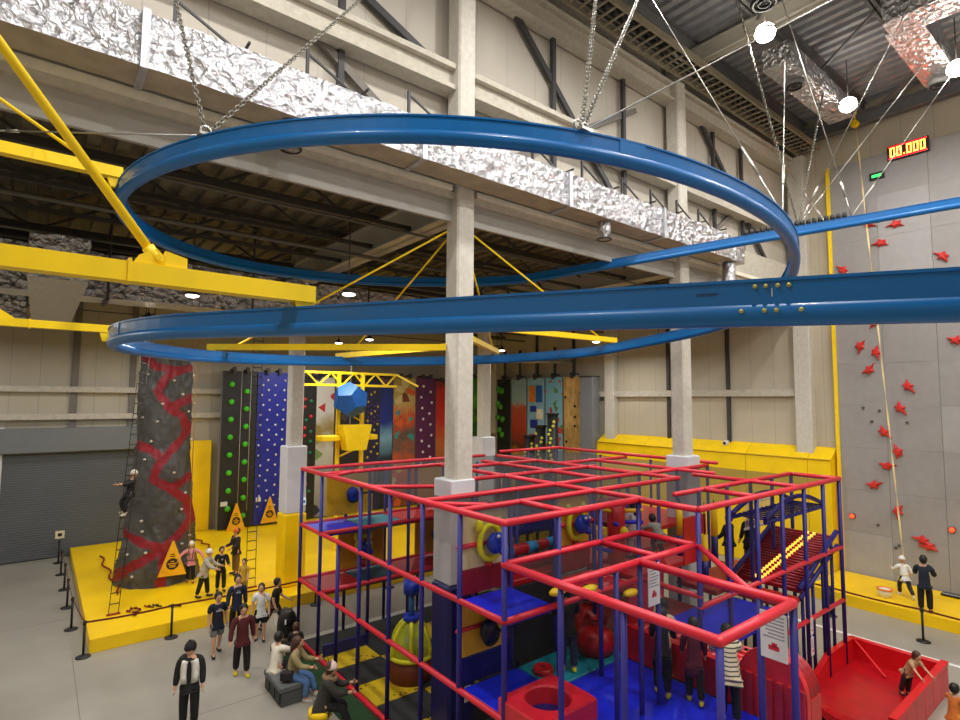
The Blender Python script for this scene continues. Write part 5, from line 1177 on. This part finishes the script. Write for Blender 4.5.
    if harness:
        b=MB(); ax=tuple(T3)
        b.torus(P['pel']+T3*.03*h,.092*h,.008*h,axis=ax,n=18,k=5)
        for n in 'LR': b.torus(P['hip'+n].lerp(P['kn'+n],.3),.068*h,.007*h,axis=tuple((P['kn'+n]-P['hip'+n]).normalized()),n=16,k=5)
        for s in (1,-1): b.tube([P['pel']+T3*.03*h+FW*.09*h+SD*(s*.02*h),P['che']+FW*.095*h+SD*(s*.05*h),P['che']+T3*.07*h+SD*(s*.06*h),P['che']-FW*.095*h+SD*(s*.04*h)],.008*h,5)
        b.build('harness',cloth(harness),t)
    if print_:
        q=P['che']-T3*.03*h+FW*.1*h; wd,pr=print_
        k=MB()
        for x0,x1,z0,z1 in ((-wd,wd,-.012,.012),(-wd*.5,wd*.5,.02,.032)):
            k.add([tuple(q+SD*(x*h)+T3*(z*h)+FW*(-.0+.004*h)) for x,z in ((x0,z0),(x1,z0),(x1,z1),(x0,z1))],[(0,1,2,3),(3,2,1,0)])
        k.build('print',cloth(pr),t)
    if skirt:
        hz_=P['pel'].z; b=MB(); b.loft([[tuple(P['pel']+SD*(cos(2*PI*j/18)*a*h)+FW*(sin(2*PI*j/18)*a*.85*h)+Vector((0,0,zz*h))) for j in range(18)] for a,zz in ((.085,.05),(.095,-.02),(.115,-.12),(.125,-.2))]); b.build('coat_skirt',cloth(skirt),t)
    if collar: MB().torus(P['nek']-T3*.01*h,.07*h,.034*h,axis=tuple(T3),n=18,k=8).build('collar',cloth(collar),t)
    if socks:
        for n in 'LR': MB().cyl(P['an'+n].lerp(P['kn'+n],.25),P['an'+n],.03*h,.028*h,n=10).build('sock',cloth(socks),t)
    if bag:
        b=MB().tube([P['che']+T3*.06*h+SD*.05*h+FW*.03*h,P['che']-FW*.1*h,P['pel']-SD*.1*h-FW*.04*h],.009*h,6); b.build('bag_strap',cloth((24,22,24)),t)
        MB().bbox(P['pel']-SD*.11*h-FW*.03*h+Vector((0,0,.01)),(.16*h,.09*h,.12*h),.02,ya).build('bag',cloth(bag),t)
    return t
def cam_dir(x,y): return math.degrees(math.atan2(-y,-x))
BK=(20,20,24)
person((4.34,21.19,.385),1.3,cam_dir(4.3,21.2),'girl in a pink top and white helmet, arms spread, beside the rock tower',(214,140,140),BK,(150,30,30),armL=(10,55,20),armR=(20,60,15),legL=(8,0),legR=(-6,6),hat=('helmet',(226,222,214)),harness=(30,28,30),hairm=HAIRN)
person((4.36,19.36,.385),1.46,cam_dir(4.4,19.4)+70,'person in a silver grey jacket, white helmet and loose yellow harness on the yellow mat',(176,172,166),BK,(30,30,30),lean=14,armL=(30,6,40),armR=(30,6,40),legL=(10,4),legR=(-12,4),hat=('helmet',(226,226,224)),harness=(190,170,60))
person((4.93,19.65,.385),1.36,cam_dir(4.9,19.6)+10,'black haired person all in black with a small white chest print on the yellow mat',BK,(26,26,28),armL=(20,10,60),armR=(10,12,50),legL=(6,2),legR=(-4,2),print_=(.022,(220,220,222)))
person((5.8,21.2,.385),1.55,cam_dir(5.8,21.2)-60,'person in an orange cap, black jacket and khaki trousers far back on the yellow mat',(40,34,32),(120,92,50),(40,34,30),armL=(24,6,50),armR=(20,6,60),hat=('cap',(206,100,40)),hairm=HAIRN)
person((5.35,18.6,.385),1.12,cam_dir(5.3,18.6)-20,'small brown haired child on the mat behind the boy in the navy hoodie',(190,150,50),(150,120,50),(120,60,40),sleeve='short',armL=(10,8,30),hairm=HAIRN)
person((3.92,15.79,0),1.55,cam_dir(3.9,15.8)+15,'walking person in a navy T-shirt with white print and knee length grey shorts',(20,26,46),(120,122,120),(20,20,22),sleeve='short',legs='short',armL=(-6,10,10),armR=(6,10,14),legL=(-10,14),legR=(12,6),print_=(.05,(214,216,220)),head=(8,0))
person((4.66,16.77,0),1.6,cam_dir(4.7,16.8)+10,'boy in a navy hoodie with white print and long black trousers',(26,32,56),BK,(26,26,30),armL=(-4,8,16),armR=(10,14,22),legL=(6,4),legR=(-6,4),print_=(.035,(206,210,216)))
person((4.13,14.3,0),1.63,cam_dir(4.1,14.3)+10,'walking person in a maroon long sleeved top, black trousers and yellow shoes',(84,26,30),(26,22,22),(206,190,10),armL=(-8,12,8),armR=(10,18,16),legL=(8,4),legR=(-8,6),head=(12,0))
person((5.08,16.0,0),1.48,cam_dir(5.1,16)-4,'person in a white T-shirt and black shorts with brown bobbed hair',(214,214,212),BK,(40,40,44),sleeve='short',legs='short',armL=(4,10,20),armR=(8,12,14),legL=(6,6),legR=(-4,6),hair='bob',hairm=HAIRN)
person((5.6,16.45,0),1.47,cam_dir(5.6,16.4)+72,'person all in black striding off to the right, behind the white T-shirt',(24,22,24),(22,20,22),(26,24,24),sleeve='short',lean=8,armL=(20,6,40),armR=(-10,8,30),legL=(30,18),legR=(-26,8),hairm=HAIRB)
person((2.68,12.71,0),1.66,cam_dir(2.7,12.7)-8,'man in a white vest over black, with a black cap, alone on the grey floor',(24,24,26),(18,18,20),(20,20,20),armL=(2,9,14),armR=(-4,11,22),legL=(3,2),legR=(-3,2),hat=('beanie',(28,24,26)),vest=(220,216,208),head=(14,-20))
# bench, the people on it and beside it
t=thing('bench','grey box bench at the edge of the green carpet, with two people seated on it','bench',(4.63,12.8,0))
M_bn=mat('bench_grey',(88,90,90),.6); MB().bbox((4.63,12.8,.36),(.56,1.1,.12),.015).build('seat',M_bn,t); MB().bbox((4.65,12.8,.15),(.52,1.06,.296),.01).build('box',mat('bench_dark',(74,76,76),.65),t)
for k in range(3): MB().boxm((4.365,12.32+k*.34,.06),(4.39,12.6+k*.34,.28)).build('recess',M_black,t)
SEATZ=.42
def seated(x,y,h,yawd,label,top,bottom,seat=SEATZ,**kw):
    d={'legL':(84,80),'legR':(82,60)}; d.update(kw)
    # hip height for a sitter: place the pelvis just above the seat
    return person((x,y,seat),h,yawd,label,top,bottom,float_='seat',**d)

seated(4.55,13.12,1.5,20,'black haired child in a cream jacket seated on the grey bench',(222,214,196),(30,28,30),armL=(20,8,40),armR=(60,20,30),lean=6,hair='short')
seated(4.7,12.55,1.62,-38,'person in an olive jacket and blue jeans seated on the grey bench',(142,128,88),(84,118,168),shoes=(190,186,180),armL=(34,6,50),armR=(34,6,50),lean=12,hair='long',hairm=HAIRN,bag=(34,28,34),legL=(80,62),legR=(76,84))
person((5.15,13.55,0),1.15,cam_dir(5.1,13.5)+180,'brown haired child in dark clothes standing between the bench and the play frame',(30,22,26),(24,20,24),(30,26,26),armL=(30,8,60),armR=(30,8,60),lean=4,hairm=HAIRN)
t=thing('stool','yellow round stool at the lower edge, by the person in a pale beanie','stool',(4.75,10.95,0))
MB().cyl((4.72,11.0,.3),(4.72,11.0,.42),.24,.22,n=22).build('seat',M_ypad,t); MB().cyl((4.72,11.0,0.0),(4.72,11.0,.3),.18,.16,n=18).build('base',M_ypad,t)
seated(4.78,10.98,1.6,-30,'seated person in a pale pink beanie and dark coat with a fur collar',(52,50,46),(26,24,28),shoes=(30,28,30),armL=(40,6,50),armR=(40,6,50),lean=14,hat=('beanie',(222,196,186)),collar=(126,100,74),hairm=HAIRN,bulk=1.15)
# pushchair
t=thing('pushchair','black pushchair parked at the corner of the play frame behind the bench','pushchair',(5.35,14.75,0))
b=MB(); b.loft([[(5.35+r*cos(2*PI*k/14),14.75+r*sin(2*PI*k/14)*.8,z) for k in range(14)] for r,z in ((.2,.45),(.24,.6),(.24,.8),(.2,.85))]); b.build('seat_shell',M_black,t)
b=MB(); b.loft([[(5.35+.25*cos(a)*cos(p_),14.75+.22*sin(p_)-.05,.82+.3*sin(a)*1.1+0*p_) for p_ in [2*PI*k/16 for k in range(16)]] for a in (.0,.35,.7,1.05,1.35)]); b.build('hood',M_black,t)
MB().boxm((5.22,14.5,.84),(5.44,14.56,.96)).build('hood_window',M_white,t)
for sx in (-.24,.24):
    MB().tube([(5.35+sx,14.5,.12),(5.35+sx,14.75,.55),(5.35+sx,15.02,1.02)],.016,6).build('frame_tube',M_steel,t); MB().tube([(5.35+sx,15.0,.12),(5.35+sx,14.7,.6)],.016,6).build('frame_tube',M_steel,t)
MB().cyl((5.1,15.02,1.02),(5.6,15.02,1.02),.02,n=8).build('handle',M_black,t); MB().bbox((5.35,14.78,.25),(.36,.36,.12),.03).build('basket',M_black,t)
for sx in (-.25,.25):
    for y in (14.48,15.02): MB().torus((5.35+sx,y,.12),.09,.03,axis=(1,0,0),n=16,k=6).build('wheel',M_black,t)
# climber on the rope ladder
person((2.28,19.6,3.15),1.28,200,'climber in black with a white helmet partway up the black rope ladder',(30,28,30),BK,(190,186,176),float_=0,lean=-10,armL=(75,6,20),armR=(60,6,40),legL=(30,30),legR=(40,60),hat=('helmet',(222,216,204)),harness=(70,70,74))
# at the speed wall
person((22.17,5.75,.37),1.26,cam_dir(22,5.7)+205,'running child in a white top, yellow harness and white helmet by the speed wall',(226,226,226),(40,38,42),(220,220,220),lean=14,armL=(30,20,60),armR=(-20,20,70),legL=(36,40),legR=(-20,30),hat=('helmet',(232,232,226)),harness=(216,200,60))
person((21.02,4.97,0),1.62,cam_dir(20.7,4.9)+175,'dark haired person in a dark blue top and black trousers facing the grey speed wall',(20,30,44),(26,20,24),(50,30,34),float_=.36,armL=(30,12,70),armR=(30,12,70),legL=(0,0),legR=(4,2))
# in and beside the slide tray
person((15.35,4.0,.125),1.06,-112,'brown haired child in a beige top leaning inside the red slide tray',(186,150,112),(44,30,34),(60,30,30),sleeve='short',lean=30,armL=(34,14,10),armR=(34,14,10),legL=(-10,0),legR=(-16,0),hairm=HAIRN,hair='bob')
person((14.12,2.98,0),1.12,cam_dir(14.1,3)+150,'black haired child in a yellow dress outside the red tray',(204,112,44),(206,150,40),(210,120,40),sleeve='short',skirt=(214,150,40),armL=(50,10,30),armR=(30,10,40),lean=8)
# on the blue netted floor
M_strp=mat('striped_knit',(214,200,172),.85); nt=M_strp.node_tree; b_=nt.nodes['Principled BSDF']; src=b_.inputs['Base Color'].links[0].from_socket
tc=nt.nodes.new('ShaderNodeTexCoord'); wv=nt.nodes.new('ShaderNodeTexWave'); wv.bands_direction='Z'; wv.inputs['Scale'].default_value=5.2; nt.links.new(tc.outputs['Object'],wv.inputs['Vector'])
lt=nt.nodes.new('ShaderNodeMath'); lt.operation='GREATER_THAN'; lt.inputs[1].default_value=.8; nt.links.new(wv.outputs['Fac'],lt.inputs[0]); mx=nt.nodes.new('ShaderNodeMix'); mx.data_type='RGBA'; nt.links.new(lt.outputs[0],mx.inputs[0]); nt.links.new(src,mx.inputs[6]); mx.inputs[7].default_value=lin((60,60,62))+(1,); nt.links.new(mx.outputs[2],b_.inputs['Base Color'])
YS=(214,206,40)
person((8.5,5.66,1.665),1.36,30,'child in a long black coat and yellow socks by the low red wall',BK,(24,24,28),YS,lean=12,armL=(30,8,20),armR=(30,8,30),legL=(6,4),legR=(-8,6),skirt=BK,hair='bob')
person((8.72,5.2,1.665),1.28,35,'child in a long plum coat and yellow socks on the blue netted floor',(104,34,52),(34,26,30),YS,lean=4,armL=(20,8,20),armR=(14,8,20),legL=(4,4),legR=(-14,8),skirt=(104,34,52),hair='bob')
person((8.98,5.95,1.665),1.3,25,'child in a cream patterned jacket with one arm raised behind the black coat',(206,192,164),(60,50,44),YS,lean=10,armL=(160,14,10),armR=(30,8,30),hair='long')
person((8.6,4.55,1.665),1.4,35,'child in a cream and grey striped jumper and black trousers, nearest the rules sign',(214,200,172),(24,24,28),YS,lean=16,armL=(40,10,60),armR=(60,10,30),legL=(8,6),legR=(-6,6),stripe=M_strp,hair='bob',bulk=1.3)
person((7.85,7.2,1.665),1.48,60,'person in a black top and dark blue jeans with yellow socks on the teal deck',(16,16,18),(34,44,66),YS,lean=2,armL=(30,8,40),armR=(30,8,40),legL=(4,2),legR=(-4,2))
# inside the upper decks
person((10.6,7.75,3.1),1.22,80,'long haired child in a white top on the upper deck beside the red punch column',(206,204,206),(190,190,196),(40,40,60),lean=2,armL=(10,10,10),armR=(10,10,10),hair='long',skirt=(206,204,206))
person((11.2,7.45,3.1),1.2,60,'crouching black haired child in a grey top on the upper deck',(150,146,140),(50,44,50),(60,40,40),lean=58,armL=(40,8,30),armR=(30,8,30),legL=(60,96),legR=(50,100))
person((15.5,7.5,2.055),1.5,70,'person in a black coat standing behind the roller slide',(22,22,30),(30,28,34),(30,28,30),armL=(10,8,10),armR=(10,8,10),skirt=(22,22,30))
person((14.85,7.75,2.055),1.45,90,'second dark dressed person on the right deck, farther from the roller slide',(34,32,34),(80,76,50),(40,36,30),armL=(20,8,30),armR=(10,8,10))
# turn the limb skeletons into finished meshes
bpy.context.view_layer.update(); dg=bpy.context.evaluated_depsgraph_get()
done=[]
for o,ex,name,ms,t in PEND:
    me=bpy.data.meshes.new_from_object(o.evaluated_get(dg)); done.append(me)
for (o,ex,name,ms,t),me in zip(PEND,done):
    b=MB(); b.add([tuple(v.co) for v in me.vertices],[tuple(p.vertices) for p in me.polygons],0,True)
    n=len(b.v); b.v+=ex.v; b.f+=[tuple(i+n for i in f) for f in ex.f]; b.m+=ex.m; b.sm+=ex.sm
    b.build(name,ms,t)
    mm=o.data; bpy.data.objects.remove(o); bpy.data.meshes.remove(mm); bpy.data.meshes.remove(me)
# ================================================================== light
sc=bpy.context.scene
sc.view_settings.view_transform='Standard'; sc.view_settings.look='None'; sc.view_settings.gamma=1; sc.view_settings.exposure=0.0
w=bpy.data.worlds.new('world'); sc.world=w; w.use_nodes=True; w.node_tree.nodes['Background'].inputs[0].default_value=(.9,.93,1,1); w.node_tree.nodes['Background'].inputs[1].default_value=0.0
def spotl(loc,power,col=(1,.972,.93),size=.35,angle=150,blend=.6,name='lamp_and_fill_light',spread=None):
    l=bpy.data.lights.new(name,'AREA'); l.shape='DISK'; l.size=size; l.energy=power; l.color=col
    if spread: l.spread=math.radians(spread)
    o=bpy.data.objects.new(name,l); C.objects.link(o); o.location=loc; return o
M_lens=glow('lamp_lens',(255,246,230),40.0)
M_lens2=glow('lamp_lens_low',(255,244,226),9.0)
def highbay(x,y,z,label,power,ztop=17.5,lens=None,r=.26,hs=1.0,group=None):
    t=thing('pendant_lamp',label,'lamp',(x,y,z),group)
    MB().loft([[(x+rr*cos(2*PI*k/20),y+rr*sin(2*PI*k/20),z+dz) for k in range(20)] for rr,dz in ((r,0),(r*1.02,.04),(r*.8,.08),(r*.35,.12),(r*.25,.16),(r*.1,.2))]).build('housing',M_dark,t)
    MB().sphere((x,y,z-.0),(r*.95,r*.95,r*.85 if lens is None else .05),20,8).build('lens',lens or M_lens,t)
    MB().cyl((x,y,z+.18),(x,y,ztop),.014,n=6).build('cord',M_dark,t)
    spotl((x,y,z-.16),power,size=r*1.8)
    return t
HB=375
highbay(14.05,6.03,16.0,'brightest high roof lamp, near the round air diffuser',HB)
highbay(19.6,5.96,16.0,'high roof lamp at the end of the straight foil duct',HB)
highbay(19.75,3.33,16.0,'high roof lamp at the right edge beside the elbowed foil duct',HB)
for x,y in ((2.5,5.6),(8.3,5.8),(8.3,.8),(14.0,.6),(2.5,.5),(-3.5,3.0),(19.7,-1.8),(13.9,-3.5),(6,-3.8)):
    spotl((x,y,16.0),HB,size=.5); 
LB=118
for x,y,z,lb in ((5.2,11.15,8.9,'pendant lamp on a long cord left of the big column'),(2.6,13.7,8.92,'pendant lamp below the thick yellow arm'),(9.4,21.0,8.88,'left one of two small pendant lamps over the yellow truss'),(9.7,18.9,8.87,'right one of two small pendant lamps over the yellow truss'),(16.4,19.0,8.87,'pendant lamp just right of the big column'),(16.6,13.7,8.86,'pendant lamp above the far right of the lower loop'),(2.4,18.6,8.92,'pendant lamp at the left tip of the lower loop'),(18.3,12.1,8.9,'pendant lamp nearest the right wall, by the cream column')):
    highbay(x,y,z,lb,LB,ztop=10.7,lens=M_lens2,r=.15)
for x,y in ((-3,13),(-3,20),(-3,26),(3,25.5),(10,26),(17,25.5),(21.5,17),(10.5,14),(.8,17),(4.5,22.5)): spotl((x,y,8.9),LB,size=.4)  # lights without fixtures; the last ones are fill added for a brighter floor
